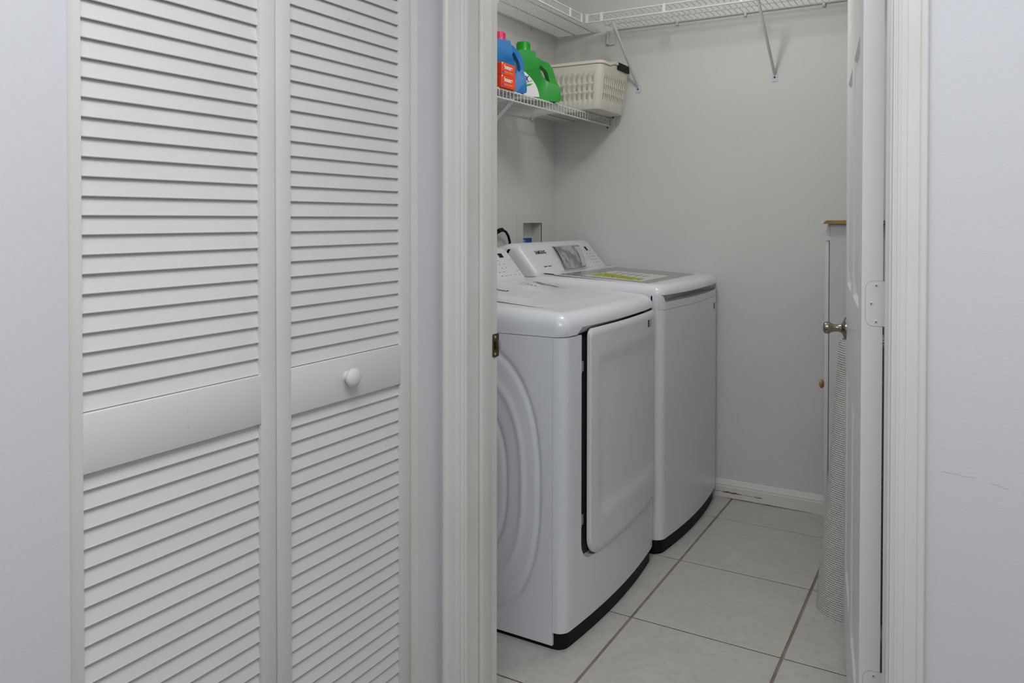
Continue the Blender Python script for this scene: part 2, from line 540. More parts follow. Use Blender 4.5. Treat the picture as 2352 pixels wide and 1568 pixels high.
# ------------------------------------------------------------------ doorway trim (casing, jamb, stop, strike)
CW = 0.0655
casing = [(0, 0), (0, 0.0075), (0.0015, 0.0095), (0.0045, 0.0095), (0.006, 0.008), (0.0085, 0.008), (0.0095, 0.0105), (0.0125, 0.0118), (0.0155, 0.0112), (0.0165, 0.0098),
          (0.0275, 0.0112), (0.0285, 0.0125), (0.040, 0.0122), (0.050, 0.0135), (0.0525, 0.0162), (0.056, 0.0175), (0.062, 0.0175), (0.0645, 0.016), (CW, 0.0135), (CW, 0)]
casing = [(u * 0.95, v) for u, v in casing]
CW *= 0.95
CLI, CRI = -0.9985, -0.1164     # inner edges of the casing legs
bm = extrude_profile(bmesh.new(), casing, lambda u, v, h: Vector((CLI - u, DOOR_Y0 - v, h)), 0, HEAD + CW - 0.004)
struct('trim_1', bm, M_TRIM, 'moulded white door casing beside the closet wall', 'door casing', smooth=True)
bm = extrude_profile(bmesh.new(), casing, lambda u, v, h: Vector((CRI + u * 0.88, DOOR_Y0 - v, h)), 0, HEAD + CW - 0.004)
struct('trim_2', bm, M_TRIM, 'moulded white door casing beside the hinges', 'door casing', smooth=True)
bm = extrude_profile(bmesh.new(), casing, lambda u, v, h: Vector((h, DOOR_Y0 - v, HEAD + 0.006 + u)), CLI - CW, CRI + CW * 0.88)
struct('trim_3', bm, M_TRIM, 'moulded white head casing over the laundry doorway', 'door casing', smooth=True)
STOP0, STOP1, ST = 1.489, 1.531, 0.0105
bm = B(JL - 0.019, JL, DOOR_Y0, DOOR_Y1, 0, HEAD, 0.001, 1)
jl = struct('trim_4', bm, M_JAMB, 'white door jamb carrying the brass strike plate', 'door jamb')
add('door_stop', B(JL, JL + ST, STOP0, STOP1, 0, HEAD - ST, 0.003, 3), M_JAMB, jl)
bm = B(JR, JR + 0.019, DOOR_Y0, DOOR_Y1, 0, HEAD, 0.001, 1)
jr = struct('trim_5', bm, M_JAMB, 'white door jamb on the hinge side', 'door jamb')
add('door_stop', B(JR - ST, JR, STOP0, STOP1, 0, HEAD - ST, 0.003, 3), M_JAMB, jr)
bm = B(JL - 0.019, JR + 0.019, DOOR_Y0, DOOR_Y1, HEAD, HEAD + 0.019, 0.001, 1)
jh = struct('trim_6', bm, M_JAMB, 'white head jamb across the top of the doorway', 'door jamb')
add('door_stop', B(JL, JR, STOP0, STOP1, HEAD - ST, HEAD, 0.003, 3), M_JAMB, jh)
# strike plate
bm = bmesh.new()
pl = rrect(1.5485, 1.5745, 0.9030, 0.9590, 0.004, 4)
loft(bm, [[Vector((JL + 0.0002, y, z)) for y, z in pl], [Vector((JL + 0.0022, y, z)) for y, z in pl]])
strike = add('strike_plate', bm, M_BRASS, jl, label='aged brass strike plate')
add('latch_hole', B(JL + 0.0023, JL + 0.0026, 1.5535, 1.5625, 0.9215, 0.9405), M_BLACK, strike, smooth=False)
for z in (0.9105, 0.9515):
    add('screw', lathe(bmesh.new(), [(0, 0.0038), (0.0012, 0.0034), (0.0016, 0.0)], (JL + 0.0022, 1.558, z), (1, 0, 0), 12), M_SILVER, strike)
add('strike_lip', B(JL + 0.002, JL + 0.0075, 1.5695, 1.5755, 0.920, 0.942, 0.0015, 2), M_SILVER, strike)

# thin reveal trim at the closet opening (painted corner)
bm = bmesh.new()
box(bm, HALL_X0 - 0.0995, HALL_X0 - 0.0005, CL_Y1, CL_Y1 + 0.0038, 0, CL_TOP - 0.0005)
struct('trim_7', bm, M_TRIM, 'painted reveal of the closet opening next to the knob panel', 'trim')

# ------------------------------------------------------------------ louvered bifold doors
BX = -1.0955            # face plane of the louvered panels
PIT = 0.0281
def slat_mesh(length):
    # nose at the front-bottom, leaning back to the top; x = depth, z = height
    prof = [(-0.0068, 0.0034), (-0.0062, 0.0018), (-0.0066, 0.0007), (-0.0078, 0.0002), (-0.0090, 0.0010), (-0.0163, 0.0305), (-0.0161, 0.0322), (-0.0150, 0.0330), (-0.0136, 0.0325), (-0.0070, 0.0046)]
    bm = bmesh.new()
    extrude_profile(bm, prof, lambda u, v, h: Vector((u, h, v)), 0, length)
    return bm
def bifold(name, y0, y1, label, knob):
    ys0, ys1 = y0 + 0.0345, y1 - 0.0330
    root = thing(name, label, 'closet door', (BX, (y0 + y1) / 2, 0), kind='structure')
    xb = BX - 0.029
    for a, b in ((y0, ys0), (ys1, y1)):
        add('stile', B(xb, BX, a, b, 0.012, 2.035, 0.0022, 2), M_BIFOLD, root)
    zr0, zr1 = 0.8725, 0.9592
    for a, b in ((0.012, 0.15), (zr0, zr1), (1.955, 2.035)):
        add('rail', B(xb, BX - 0.0002, ys0 - 0.001, ys1 + 0.001, a, b, 0.0018, 2), M_BIFOLD, root)
    L = ys1 - ys0 + 0.004
    first = None
    zs = [0.9597 + PIT * k for k in range(0, 36) if 0.9597 + PIT * k < 1.945]
    zs += [0.8467 - PIT * k for k in range(0, 30) if 0.8467 - PIT * k > 0.125]
    for z in zs:
        z += random.uniform(-0.0004, 0.0004)
        if first is None:
            bm = slat_mesh(L)
            first = add('slat', bm, M_BIFOLD, root, world=False, angle=40)
            first.location = (0, ys0 - 0.002 - (y0 + y1) / 2, z)
        else:
            share('slat', first, root, (0, ys0 - 0.002 - (y0 + y1) / 2, z), (0, random.uniform(-0.008, 0.008), 0))
    if knob:
        kp = (BX - 0.0005, 1.1535, 0.9185)
        bm = lathe(bmesh.new(), [(0, 0.0120), (0.004, 0.0110), (0.008, 0.0112), (0.0105, 0.0145), (0.0130, 0.0178), (0.0160, 0.0192), (0.0195, 0.0188), (0.0230, 0.0160), (0.0255, 0.0110), (0.0268, 0.0050), (0.0271, 0.0)], kp, (1, 0, 0), 32)
        add('door_knob', bm, M_BIFOLD, root, label='round white wooden knob')
    return root
random.seed(11)
bifold('door_1', CL_Y0 - 0.004, 0.9718, 'white louvered bifold panel without a knob, nearest the camera', False)
bifold('door_2', 0.9738, CL_Y1 - 0.001, 'white louvered bifold panel with the round knob', True)

# ------------------------------------------------------------------ six-panel laundry door, open into the room
DA = math.radians(9.4)
DLEN, DTH, DZ0, DZ1 = 0.862, 0.037, 0.016, 2.034
door = thing('door_3', 'white six-panel laundry door standing open with nickel knob', 'door', (-0.1790, 1.5655, 0), DA, kind='structure')
# local frame: +Y along the door from hinge to free edge, -X = hall face, slab from x=0 to DTH
pan_u = [(0.118, 0.386), (0.486, 0.748)]
pan_z = [(0.235, 0.815), (1.055, 1.615), (1.735, 1.925)]
def door_face(bm, x, s):
    us = sorted({0, DLEN, *[a for p in pan_u for a in p]})
    zs = sorted({DZ0, DZ1, *[a for p in pan_z for a in p]})
    P = lambda d, u, z: Vector((x + s * d, u, z))
    for i in range(len(us) - 1):
        for j in range(len(zs) - 1):
            a, b, c, d_ = us[i], us[i + 1], zs[j], zs[j + 1]
            if (a, b) in pan_u and (c, d_) in pan_z:
                rings = []
                for ins, dep in ((0, 0), (0.004, 0.0035), (0.009, 0.0075), (0.018, 0.0085), (0.024, 0.0080), (0.048, 0.0020), (0.052, 0.0016)):
                    rings.append([P(dep, a + ins, c + ins), P(dep, b - ins, c + ins), P(dep, b - ins, d_ - ins), P(dep, a + ins, d_ - ins)])
                loft(bm, rings, True, False, True)
            else:
                bm.faces.new([bm.verts.new(q) for q in (P(0, a, c), P(0, b, c), P(0, b, d_), P(0, a, d_))])
bm = bmesh.new()
door_face(bm, 0.0, 1)
door_face(bm, DTH, -1)
for q in (((0, 0), (DTH, 0)), ((0, DLEN), (DTH, DLEN))):
    bm.faces.new([bm.verts.new(Vector((q[k][0], q[k][1], z))) for k, z in ((0, DZ0), (1, DZ0), (1, DZ1), (0, DZ1))])
for z in (DZ0, DZ1):
    bm.faces.new([bm.verts.new(Vector(p)) for p in ((0, 0, z), (DTH, 0, z), (DTH, DLEN, z), (0, DLEN, z))])
bmesh.ops.remove_doubles(bm, verts=bm.verts, dist=1e-5)
add('slab', bm, M_DOOR, door, world=False, angle=20)
# hinges on the hinge edge (local y = 0)
def hinge(zc):
    h = 0.0850
    bm = bmesh.new()
    w0, w1 = 0.0070, DTH + 0.0120
    out = []
    r = 0.014
    out += [(w1, zc - h / 2), (w1, zc + h / 2)]
    for k in range(7):
        a = math.radians(90 + 90 * k / 6)
        out.append((w0 + r + r * math.cos(a), zc + h / 2 - r + r * math.sin(a)))
    for k in range(7):
        a = math.radians(180 + 90 * k / 6)
        out.append((w0 + r + r * math.cos(a), zc - h / 2 + r + r * math.sin(a)))
    loft(bm, [[Vector((u, -0.0001, z)) for u, z in out], [Vector((u, -0.0008, z)) for u, z in out]])
    hg = add('hinge', bm, M_DOOR, door, world=False, label='hinge leaf painted white')
    # paint crack line round the mortise
    ring = [[(u - 0.0004 if u < w0 + 0.02 else u, z) for u, z in out]]
    bm = bmesh.new()
    pts = [Vector((u, -0.0001, z)) for u, z in out[1:]] + [Vector((out[0][0], -0.0001, out[0][1]))]
    tube(bm, pts, 0.0005, 4)
    add('mortise_joint', bm, M_GINK, hg, world=False)
    bm = tube(bmesh.new(), [(DTH + 0.0125, 0.0030, zc - h / 2), (DTH + 0.0125, 0.0030, zc + h / 2)], 0.0055, 14)
    add('knuckle', bm, M_DOOR, hg, world=False)
    for du, dz in ((0.0225, 0.0345), (0.0140, 0.0), (0.0225, -0.0345)):
        c = (w0 - 0.001 + du - 0.003, -0.0009, zc + dz)
        add('screw', lathe(bmesh.new(), [(0, 0.0044), (0.0003, 0.0038), (0.0005, 0.0)], c, (0, -1, 0), 14), M_DOOR, hg, world=False)
        bm = bmesh.new()
        for ang in (0.6, 0.6 + math.pi / 2):
            d = Vector((math.cos(ang), 0, math.sin(ang))) * 0.0021
            p = Vector(c) + Vector((0, -0.00035, 0))
            tube(bm, [p - d, p + d], 0.00055, 4)
        add('screw_slot', bm, M_INK, hg, world=False)
for zc in (0.334, 1.078, 1.815):
    hinge(zc)
# latch knob with rose on the hall face, and its twin on the other face
kz, ku = 0.9225, DLEN - 0.062
rose = [(0.0, 0.0325), (0.003, 0.0322), (0.006, 0.0285), (0.009, 0.0205), (0.013, 0.0135), (0.020, 0.0105), (0.032, 0.0105), (0.040, 0.0130), (0.046, 0.0172), (0.050, 0.0180), (0.058, 0.0165), (0.062, 0.0120), (0.0635, 0.0)]
def knobset(sign):
    x = 0.0 if sign < 0 else DTH
    kb = add('door_knob', lathe(bmesh.new(), [p for p in rose if p[0] >= 0.013], (x, ku, kz), (sign, 0, 0), 28), M_NICKEL, door, world=False, label='antique nickel door knob')
    add('rose', lathe(bmesh.new(), [p for p in rose if p[0] <= 0.013] + [(0.0131, 0.0)], (x, ku, kz), (sign, 0, 0), 28), M_NICKEL, kb, world=False)
knobset(-1)
knobset(1)
bm = B(0.006, DTH - 0.006, DLEN - 0.0002, DLEN + 0.0014, kz - 0.028, kz + 0.028, 0.0005, 1)
add('latch_plate', bm, M_NICKEL, door, world=False)

# ------------------------------------------------------------------ appliances: shared shapes
def front_profile(Y, y0, y1, xc, bulge, r):
    t = (Y - y0) / (y1 - y0)
    x = xc + bulge * (1 - (2 * t - 1) ** 2)
    e = min(Y - y0, y1 - Y)
    e = max(e, 0)
    if e < r:
        x -= r - math.sqrt(max(r * r - (r - e) ** 2, 0))
    return x
def y_samples(y0, y1, r, n=22, extra=()):
    s = [y0 + r * (1 - math.cos(math.radians(90 * k / 7))) for k in range(8)]
    s += [y1 - r * (1 - math.cos(math.radians(90 * k / 7))) for k in range(8)]
    s += [y0 + r + (y1 - y0 - 2 * r) * k / n for k in range(1, n)]
    s += list(extra)
    s = sorted(set(round(v, 5) for v in s))
    out = [s[0]]
    for v in s[1:]:
        if v - out[-1] > 0.0004:
            out.append(v)
    return out
def outline(y0, y1, xb, xc, bulge, r, ins=0.0):
    """plan outline, near-back -> front curve -> far-back, inset by ins"""
    a, b = y0 + ins, y1 - ins
    rr = max(r - ins * 0.4, 0.01)
    base = y_samples(y0, y1, r)
    pts = [(xb + ins, a)]
    for Y in base:
        t = (Y - y0) / (y1 - y0)
        Yi = a + t * (b - a)
        pts.append((front_profile(Yi, a, b, xc - ins, bulge, rr), Yi))
    pts.append((xb + ins, b))
    return pts
def col_surface(bm, ys, xf, zlo, zhi, nz, thick, off=None):
    tf = thick if callable(thick) else (lambda Y: thick)
    """vertical panel following the curved front: grid of columns with a skirt"""
    front, back = [], []
    for Y in ys:
        a, b = zlo(Y), zhi(Y)
        cf, cb = [], []
        for k in range(nz + 1):
            z = a + (b - a) * k / nz
            o = off(Y, z) if off else 0.0
            cf.append(bm.verts.new((xf(Y) + o, Y, z)))
        for z in (a, b):
            cb.append(bm.verts.new((xf(Y) - tf(Y), Y, z)))
        front.append(cf)
        back.append(cb)
    n = len(ys)
    for i in range(n - 1):
        for k in range(nz):
            bm.faces.new((front[i][k], front[i + 1][k], front[i + 1][k + 1], front[i][k + 1]))
        bm.faces.new((front[i][0], back[i][0], back[i + 1][0], front[i + 1][0]))
        bm.faces.new((front[i][nz], front[i + 1][nz], back[i + 1][1], back[i][1]))
        bm.faces.new((back[i][0], back[i][1], back[i + 1][1], back[i + 1][0]))
    for i in (0, n - 1):
        bm.faces.new(front[i] + [back[i][1], back[i][0]])
    return bm

# console cross-section (x, z), front-bottom first
def console_prof(dx, dz):
    p = [(-1.505, 1.008), (-1.506, 1.017), (-1.513, 1.0255), (-1.5900, 1.1160), (-1.5985, 1.1255), (-1.609, 1.1325), (-1.622, 1.136), (-1.65, 1.1365), (-1.70, 1.125), (-1.722, 1.10), (-1.730, 1.05), (-1.730, 1.000)]
    return [(x + dx, z + dz) for x, z in p]
def console_mesh(y0, y1, dx, dz, r=0.03):
    prof = console_prof(dx, dz)
    cx_ = sum(p[0] for p in prof) / len(prof)
    bm = bmesh.new()
    secs = []
    for side in (0, 1):
        ring = []
        for k in range(7):
            a = math.radians(90 * k / 6)
            ins, dy = r * (1 - math.sin(a)), r * (1 - math.cos(a))
            ring.append((dy, ins))
        secs.append(ring)
    rows = [(y0 + dy, ins) for dy, ins in secs[0]] + [(y1 - dy, ins) for dy, ins in reversed(secs[1])]
    zb = min(p[1] for p in prof)
    rings = []
    for y, ins in rows:
        ring = []
        for x, z in prof:
            k = max(0.0, (z - zb) / 0.12)
            xx = x - ins * 0.9 if x > cx_ else x + ins * 0.5
            zz = z - ins * 0.75 * min(k, 1.0)
            ring.append(Vector((xx, y, zz)))
        rings.append(ring)
    loft(bm, rings, True, True, True)
    return bm
C_UP = Vector((-0.0770, 0, 0.0905)).normalized()      # up the sloping console face
C_N = Vector((C_UP.z, 0, -C_UP.x))
def console_pt(y, v, dx, dz, lift=0.0006):
    return Vector((-1.513 + dx, y, 1.0255 + dz)) + C_UP * (v - 0.0120) + C_N * lift
def console_marks(parent, dx, dz, rows):
    for y, v, w, h, m in rows:
        bm = bmesh.new()
        q = [console_pt(y + a * w, v + b * h, dx, dz, 0.0005) for a, b in ((0, 0), (1, 0), (1, 1), (0, 1))]
        bm.faces.new([bm.verts.new(p) for p in q])
        add('printed_mark', bm, m, parent, smooth=False)

# ------------------------------------------------------------------ dryer
D0, D1, DXB, DXC, DBU, DR = 1.915, 2.628, -1.700, -1.000, 0.024, 0.030
dryer = thing('dryer', 'white front-loading dryer with embossed side, nearer the doorway', 'dryer', (-1.36, 2.27, 0))
dprof = lambda Y: front_profile(Y, D0, D1, DXC, DBU, DR)
OPEN_Y, OPEN_Z = 2.006, 0.226
# cabinet body (sides and back), a little inside the panels
bm = bmesh.new()
pts = [(DXB, D0 + 0.012), (-1.045, D0 + 0.012), (-1.045, D1 - 0.001), (DXB, D1 - 0.001)]
loft(bm, [[Vector((x, y, 0.05)) for x, y in pts], [Vector((x, y, 0.90)) for x, y in pts]])
add('body', bm, M_APPL, dryer)
# black plinth
bm = bmesh.new()
ol = outline(D0 + 0.008, D1 - 0.008, DXB + 0.02, DXC - 0.008, DBU, DR)
loft(bm, [[Vector((x, y, 0.0)) for x, y in ol], [Vector((x, y, 0.06)) for x, y in ol]])
add('plinth', bm, M_BLACK, dryer)
# embossed side panel facing the doorway
bm = bmesh.new()
nx, nzz = 190, 230
sx0, sx1, sz0, sz1 = DXB, -1.0365, 0.014, 0.8985
def emboss(x, z):
    dx, dz = abs(x + 1.362) / 0.280, abs(z - 0.455) / 0.415
    r = (dx ** 2.5 + dz ** 2.5) ** 0.4
    g = lambda c, w: math.exp(-((r - c) / w) ** 2)
    return -0.0062 * g(1.0, 0.026) + 0.0050 * g(0.805, 0.036) - 0.0062 * g(0.60, 0.026)
gv = [[bm.verts.new((sx0 + (sx1 - sx0) * i / nx, D0 - emboss(sx0 + (sx1 - sx0) * i / nx, sz0 + (sz1 - sz0) * j / nzz), sz0 + (sz1 - sz0) * j / nzz)) for j in range(nzz + 1)] for i in range(nx + 1)]
for i in range(nx):
    for j in range(nzz):
        bm.faces.new((gv[i][j], gv[i + 1][j], gv[i + 1][j + 1], gv[i][j + 1]))
edge = [e for e in bm.edges if e.is_boundary]
ex = bmesh.ops.extrude_edge_only(bm, edges=edge)
for v in [g for g in ex['geom'] if isinstance(g, bmesh.types.BMVert)]:
    v.co.y = D0 + 0.010
add('side_panel', bm, M_APPL, dryer, angle=50)
# front panel: left strip and the part below the door
RC = 0.055
def f_zhi(Y):
    if Y <= OPEN_Y:
        return 0.8985
    d = Y - OPEN_Y
    base = OPEN_Z + 0.006 * (2 * (Y - D0) / (D1 - D0) - 1) ** 2
    if d < RC:
        return base + RC - math.sqrt(RC * RC - (RC - d) ** 2)
    return base
ys = y_samples(D0, D1, DR, 26, [OPEN_Y, OPEN_Y + 0.0005] + [OPEN_Y + RC * (1 - math.cos(math.radians(6 * k))) for k in range(1, 16)])
ys = [y for y in ys if y <= OPEN_Y or y >= OPEN_Y + 0.0005]
bm = bmesh.new()
left = [y for y in ys if y <= OPEN_Y + 1e-6]
right = [OPEN_Y] + [y for y in ys if y > OPEN_Y]
def f_zhi2(Y):
    if Y <= OPEN_Y + 1e-6:
        return OPEN_Z + RC + 0.003
    return f_zhi(Y)
xl = lambda Y: dprof(Y) if Y > D0 + 1e-6 else -1.0355
col_surface(bm, left, xl, lambda Y: 0.052, lambda Y: 0.8985, 6, lambda Y: 0.034 if Y > D0 + 0.03 else 0.0005 + 0.0335 * (Y - D0) / 0.03)
col_surface(bm, right, dprof, lambda Y: 0.052, f_zhi2, 3, 0.034)
bmesh.ops.remove_doubles(bm, verts=bm.verts, dist=1e-5)
add('front_panel', bm, M_APPL, dryer)
# dark recess behind the door edge
bm = bmesh.new()
ry = [OPEN_Y - 0.01 + (D1 - 0.012 - OPEN_Y + 0.01) * k / 12 for k in range(13)]
col_surface(bm, ry, lambda Y: dprof(max(Y, D0 + DR)) - 0.026, lambda Y: OPEN_Z - 0.002, lambda Y: 0.925, 2, 0.01)
add('door_recess', bm, M_DGREY, dryer)
# the door itself
DY0, DY1 = 2.041, 2.6245
RD = 0.058
def d_zlo(Y):
    base = 0.2285 + 0.006 * (2 * (Y - D0) / (D1 - D0) - 1) ** 2
    d = Y - DY0
    if d < RD:
        base += RD - math.sqrt(max(RD * RD - (RD - d) ** 2, 0))
    return base
RT = 0.022
def d_zhi(Y):
    d = Y - DY0
    top = 0.9120
    if d < RT:
        top -= RT - math.sqrt(max(RT * RT - (RT - d) ** 2, 0))
    return top
def sm(t):
    t = min(max(t, 0), 1)
    return t * t * (3 - 2 * t)
def d_off(Y, z):
    e = min(Y - DY0, z - d_zlo(Y), d_zhi(Y) - z)
    o = 0.0
    if e < 0.006:
        o -= 0.006 - math.sqrt(max(0.006 ** 2 - (0.006 - max(e, 0)) ** 2, 0))
    # shallow dished centre with a soft border
    a = sm((Y - DY0 - 0.040) / 0.045) * sm((DY1 - 0.010 - Y) / 0.030)
    b = sm((z - 0.345 + 0.02) / 0.060) * sm((0.835 - z) / 0.05)
    o -= 0.0065 * a * b
    return o
ys = sorted({round(DY0 + RD * (1 - math.cos(math.radians(6 * k))), 5) for k in range(16)} | {round(DY0 + RT * (1 - math.cos(math.radians(9 * k))), 5) for k in range(11)} | {round(DY0 + RD + (DY1 - DY0 - RD) * k / 34, 5) for k in range(35)} | {round(DY0 + 0.006 * (1 - math.cos(math.radians(15 * k))), 5) for k in range(7)})
ys2 = [ys[0]]
for y in ys[1:]:
    if y - ys2[-1] > 0.0003:
        ys2.append(y)
bm = bmesh.new()
dx_door = lambda Y: dprof(min(max(Y, D0 + DR), D1 - 0.004)) + 0.010 - 0.010 * sm((Y - (DY1 - 0.045)) / 0.045)
col_surface(bm, ys2, dx_door, d_zlo, d_zhi, 64, 0.0125, d_off)
ddoor = add('door', bm, M_APPL_P, dryer, angle=40)
# badge on the door
def badge(parent, xf, y, z, s=1.0):
    w, h = 0.047 * s, 0.0255 * s
    add('badge', B(xf(y) - 0.004, xf(y) + 0.0012, y - w / 2, y - w / 2 + w * 0.52, z - h / 2, z + h / 2, 0.0006, 1), M_DGREY, parent, smooth=False)
    add('badge', B(xf(y) - 0.004, xf(y) + 0.0010, y + w * 0.04, y + w / 2, z - h / 2, z + h / 2, 0.0006, 1), M_SILVER, parent, smooth=False)
badge(ddoor, lambda Y: dx_door(Y), 2.512, 0.8735)
# hinge hardware in the gap
for zc in (0.803, 0.347):
    xx = dprof(2.02) - 0.018
    add('hinge', B(xx, xx + 0.012, 2.012, 2.020, zc - 0.019, zc + 0.019, 0.001, 1), M_SILVER, dryer)
    add('hinge', B(xx, xx + 0.010, 2.028, 2.036, zc - 0.016, zc + 0.014, 0.001, 1), M_SILVER, dryer)
# rounded top cover, rising gently to the console
def top_cover(y0, y1, xb, xc, bulge, r, zside, zfront, ztop, rise, rad, openy):
    rings = []
    ol = outline(y0, y1, xb, xc, bulge, r)
    def zs(x, k):
        return rise * k * min(max((-1.04 - x) / 0.46, 0), 1.1)
    rings.append([Vector((x - 0.004 if x > xc - 0.03 else x, y, zfront if openy[0] <= y <= openy[1] and x > xc - r - 0.005 else zside)) for x, y in ol])
    rings.append([Vector((x, y, (zfront if openy[0] <= y <= openy[1] and x > xc - r - 0.005 else zside) + 0.003)) for x, y in ol])
    for k in range(0, 9):
        a = math.radians(90 * k / 8)
        o2 = outline(y0, y1, xb, xc, bulge, r, rad * (1 - math.cos(a)))
        rings.append([Vector((x, y, ztop - rad + rad * math.sin(a) + zs(x, math.sin(a)))) for x, y in o2])
    o2 = outline(y0, y1, xb, xc, bulge, r, rad * 1.6)
    rings.append([Vector((x, y, ztop + zs(x, 1.0))) for x, y in o2])
    bm = bmesh.new()
    loft(bm, rings, True, True, False)
    # top deck as strips between matching front and back points so that it follows the slope
    top = rings[-1]
    n = len(top)
    vt = {}
    bm.verts.ensure_lookup_table()
    base = (len(rings) - 1) * n
    nb = 10
    cols = []
    fronts = [bm.verts[base + i] for i in range(n)]
    for i in range(1, n - 1):
        fr = fronts[i]
        col = [fr]
        y = top[i].y
        for k in range(1, nb + 1):
            x = top[i].x + (top[0].x - top[i].x) * k / nb
            col.append(bm.verts.new((x, y, ztop + zs(x, 1.0))))
        cols.append(col)
    for a, b in zip(cols[:-1], cols[1:]):
        for k in range(nb):
            bm.faces.new((a[k], b[k], b[k + 1], a[k + 1]))
    bmesh.ops.remove_doubles(bm, verts=bm.verts, dist=0.0004)
    return bm, zs
bm, dzs = top_cover(D0, D1, DXB, DXC + 0.002, DBU, 0.034, 0.900, 0.9185, 0.967, 0.034, 0.045, (OPEN_Y - 0.002, D1 - 0.01))
add('top_cover', bm, M_APPL, dryer, angle=50)
# inset sheet on the top
bm = bmesh.new()
rr_ = rrect(-1.475, -1.118, 2.010, 2.560, 0.060, 8)
zt = lambda x: 0.967 + dzs(x, 1.0)
loft(bm, [[Vector((x, y, zt(x) - 0.001)) for x, y in rr_], [Vector((x, y, zt(x) + 0.0012)) for x, y in rr_]])
add('top_panel', bm, M_APPL, dryer, angle=30)
con = add('console', console_mesh(D0 + 0.012, D1 - 0.022, -0.014, -0.012), M_APPL_P, dryer, angle=50)
random.seed(21)
rows = [(2.505, 0.108, 0.030, 0.021, M_BLACK)]
for c in range(5):
    for k in range(5):
        if random.random() < 0.75:
            rows.append((2.425 + 0.032 * c + k * 0.002 + random.uniform(0, 0.006), 0.022 + 0.018 * k, random.uniform(0.008, 0.015), 0.0024, M_GINK))
console_marks(con, -0.014, -0.012, rows)

# ------------------------------------------------------------------ washer
W0, W1, WXC, WBU = 2.648, 3.348, -0.981, 0.026
washer = thing('washer', 'white top-loading washer with tinted glass lid, in the back corner', 'washer', (-1.36, 2.99, 0))
wprof = lambda Y: front_profile(Y, W0, W1, WXC, WBU, 0.030)
bm = bmesh.new()
ol = outline(W0, W1, DXB, WXC - 0.004, WBU, 0.03)
loft(bm, [[Vector((x, y, 0.055)) for x, y in ol], [Vector((x, y, 0.90)) for x, y in ol]])
add('body', bm, M_APPL, washer)
bm = bmesh.new()
ol = outline(W0 + 0.008, W1 - 0.008, DXB + 0.02, WXC - 0.010, WBU, 0.03)
loft(bm, [[Vector((x, y, 0.0)) for x, y in ol], [Vector((x, y, 0.06)) for x, y in ol]])
add('plinth', bm, M_BLACK, washer)
ys = y_samples(W0, W1, 0.03, 26)
wx = lambda Y: wprof(Y) if Y > W0 + 1e-6 else -1.017
add('front_panel', col_surface(bmesh.new(), ys, wx, lambda Y: 0.056, lambda Y: 0.9035, 8, 0.02), M_APPL, washer)
def lip_hi(Y):
    e = min(Y - W0 - 0.020, W1 - 0.020 - Y)
    return 0.9315 + 0.024 * sm((0.012 - e) / 0.016)
fu = add('front_rail', col_surface(bmesh.new(), y_samples(W0, W1, 0.03, 26, [W0 + 0.012, W0 + 0.02, W0 + 0.03, W1 - 0.012, W1 - 0.02, W1 - 0.03]), lambda Y: wx(Y) - 0.0003, lambda Y: 0.9045, lip_hi, 3, 0.006), M_APPL, washer)
add('badge', B(wprof(3.27) - 0.004, wprof(3.27) + 0.0011, 3.250, 3.276, 0.847, 0.874, 0.0006, 1), M_DGREY, washer, smooth=False)
add('badge', B(wprof(3.29) - 0.004, wprof(3.29) + 0.0011, 3.279, 3.295, 0.847, 0.874, 0.0006, 1), M_SILVER, washer, smooth=False)
# scooped handle recess
bm = bmesh.new()
ry = [W0 + 0.016 + (W1 - W0 - 0.032) * k / 14 for k in range(15)]
rows_ = []
for Y in ry:
    x = wprof(min(max(Y, W0 + 0.03), W1 - 0.03))
    rows_.append([bm.verts.new((x - d, Y, z)) for d, z in ((0.006, 0.9300), (0.016, 0.934), (0.026, 0.943), (0.031, 0.955), (0.031, 0.968))])
for a, b in zip(rows_[:-1], rows_[1:]):
    for k in range(4):
        bm.faces.new((a[k], b[k], b[k + 1], a[k + 1]))
add('handle_recess', bm, M_MGREY, washer)
bm, wzs = top_cover(W0, W1, DXB, WXC + 0.003, WBU, 0.034, 0.900, 0.9570, 0.9945, 0.024, 0.036, (W0 + 0.012, W1 - 0.012))
add('top_cover', bm, M_APPL, washer, angle=50)
wzt = lambda x: 0.9945 + wzs(x, 1.0)
def sheet(rr, zf, lo, hi):
    bm = bmesh.new()
    loft(bm, [[Vector((x, y, zf(x) + lo)) for x, y in rr], [Vector((x, y, zf(x) + hi)) for x, y in rr]])
    return bm
lid = add('lid', sheet(rrect(-1.455, -1.045, 2.684, 3.290, 0.018, 5), wzt, -0.001, 0.0014), M_APPL_P, washer, label='lid with tinted window')
add('lid_window', sheet(rrect(-1.432, -1.052, 2.700, 3.262, 0.006, 4), wzt, 0.0012, 0.0022), M_GLASS, lid, label='tinted glass lid window')
lab = add('energy_label', sheet(rrect(-1.345, -1.095, 2.735, 3.055, 0.004, 3), wzt, 0.0022, 0.0028), M_PAPER, lid, label='paper label with yellow band')
add('yellow_band', sheet([(-1.335, 2.775), (-1.115, 2.755), (-1.115, 2.83), (-1.335, 2.93)], wzt, 0.0028, 0.0031), M_YELLOW, lab)
random.seed(4)
for k in range(5):
    x = -1.30 + 0.035 * k
    add('printed_line', sheet([(x, 2.93 - 0.01 * k), (x + 0.008, 2.93 - 0.01 * k), (x + 0.008, 3.02 - 0.012 * k), (x, 3.02 - 0.012 * k)], wzt, 0.0028, 0.0031), M_GINK, lab)
wcon = add('console', console_mesh(W0 + 0.012, W1 - 0.018, 0.0, 0.0), M_APPL_P, washer, angle=50)
text_part('brand_lettering', 'SAMSUNG', 0.0245, console_pt(2.752, 0.0975, 0, 0, 0.0004), (0, 1, 0), C_UP, M_INK, wcon, width=0.090, bold=0.0006)
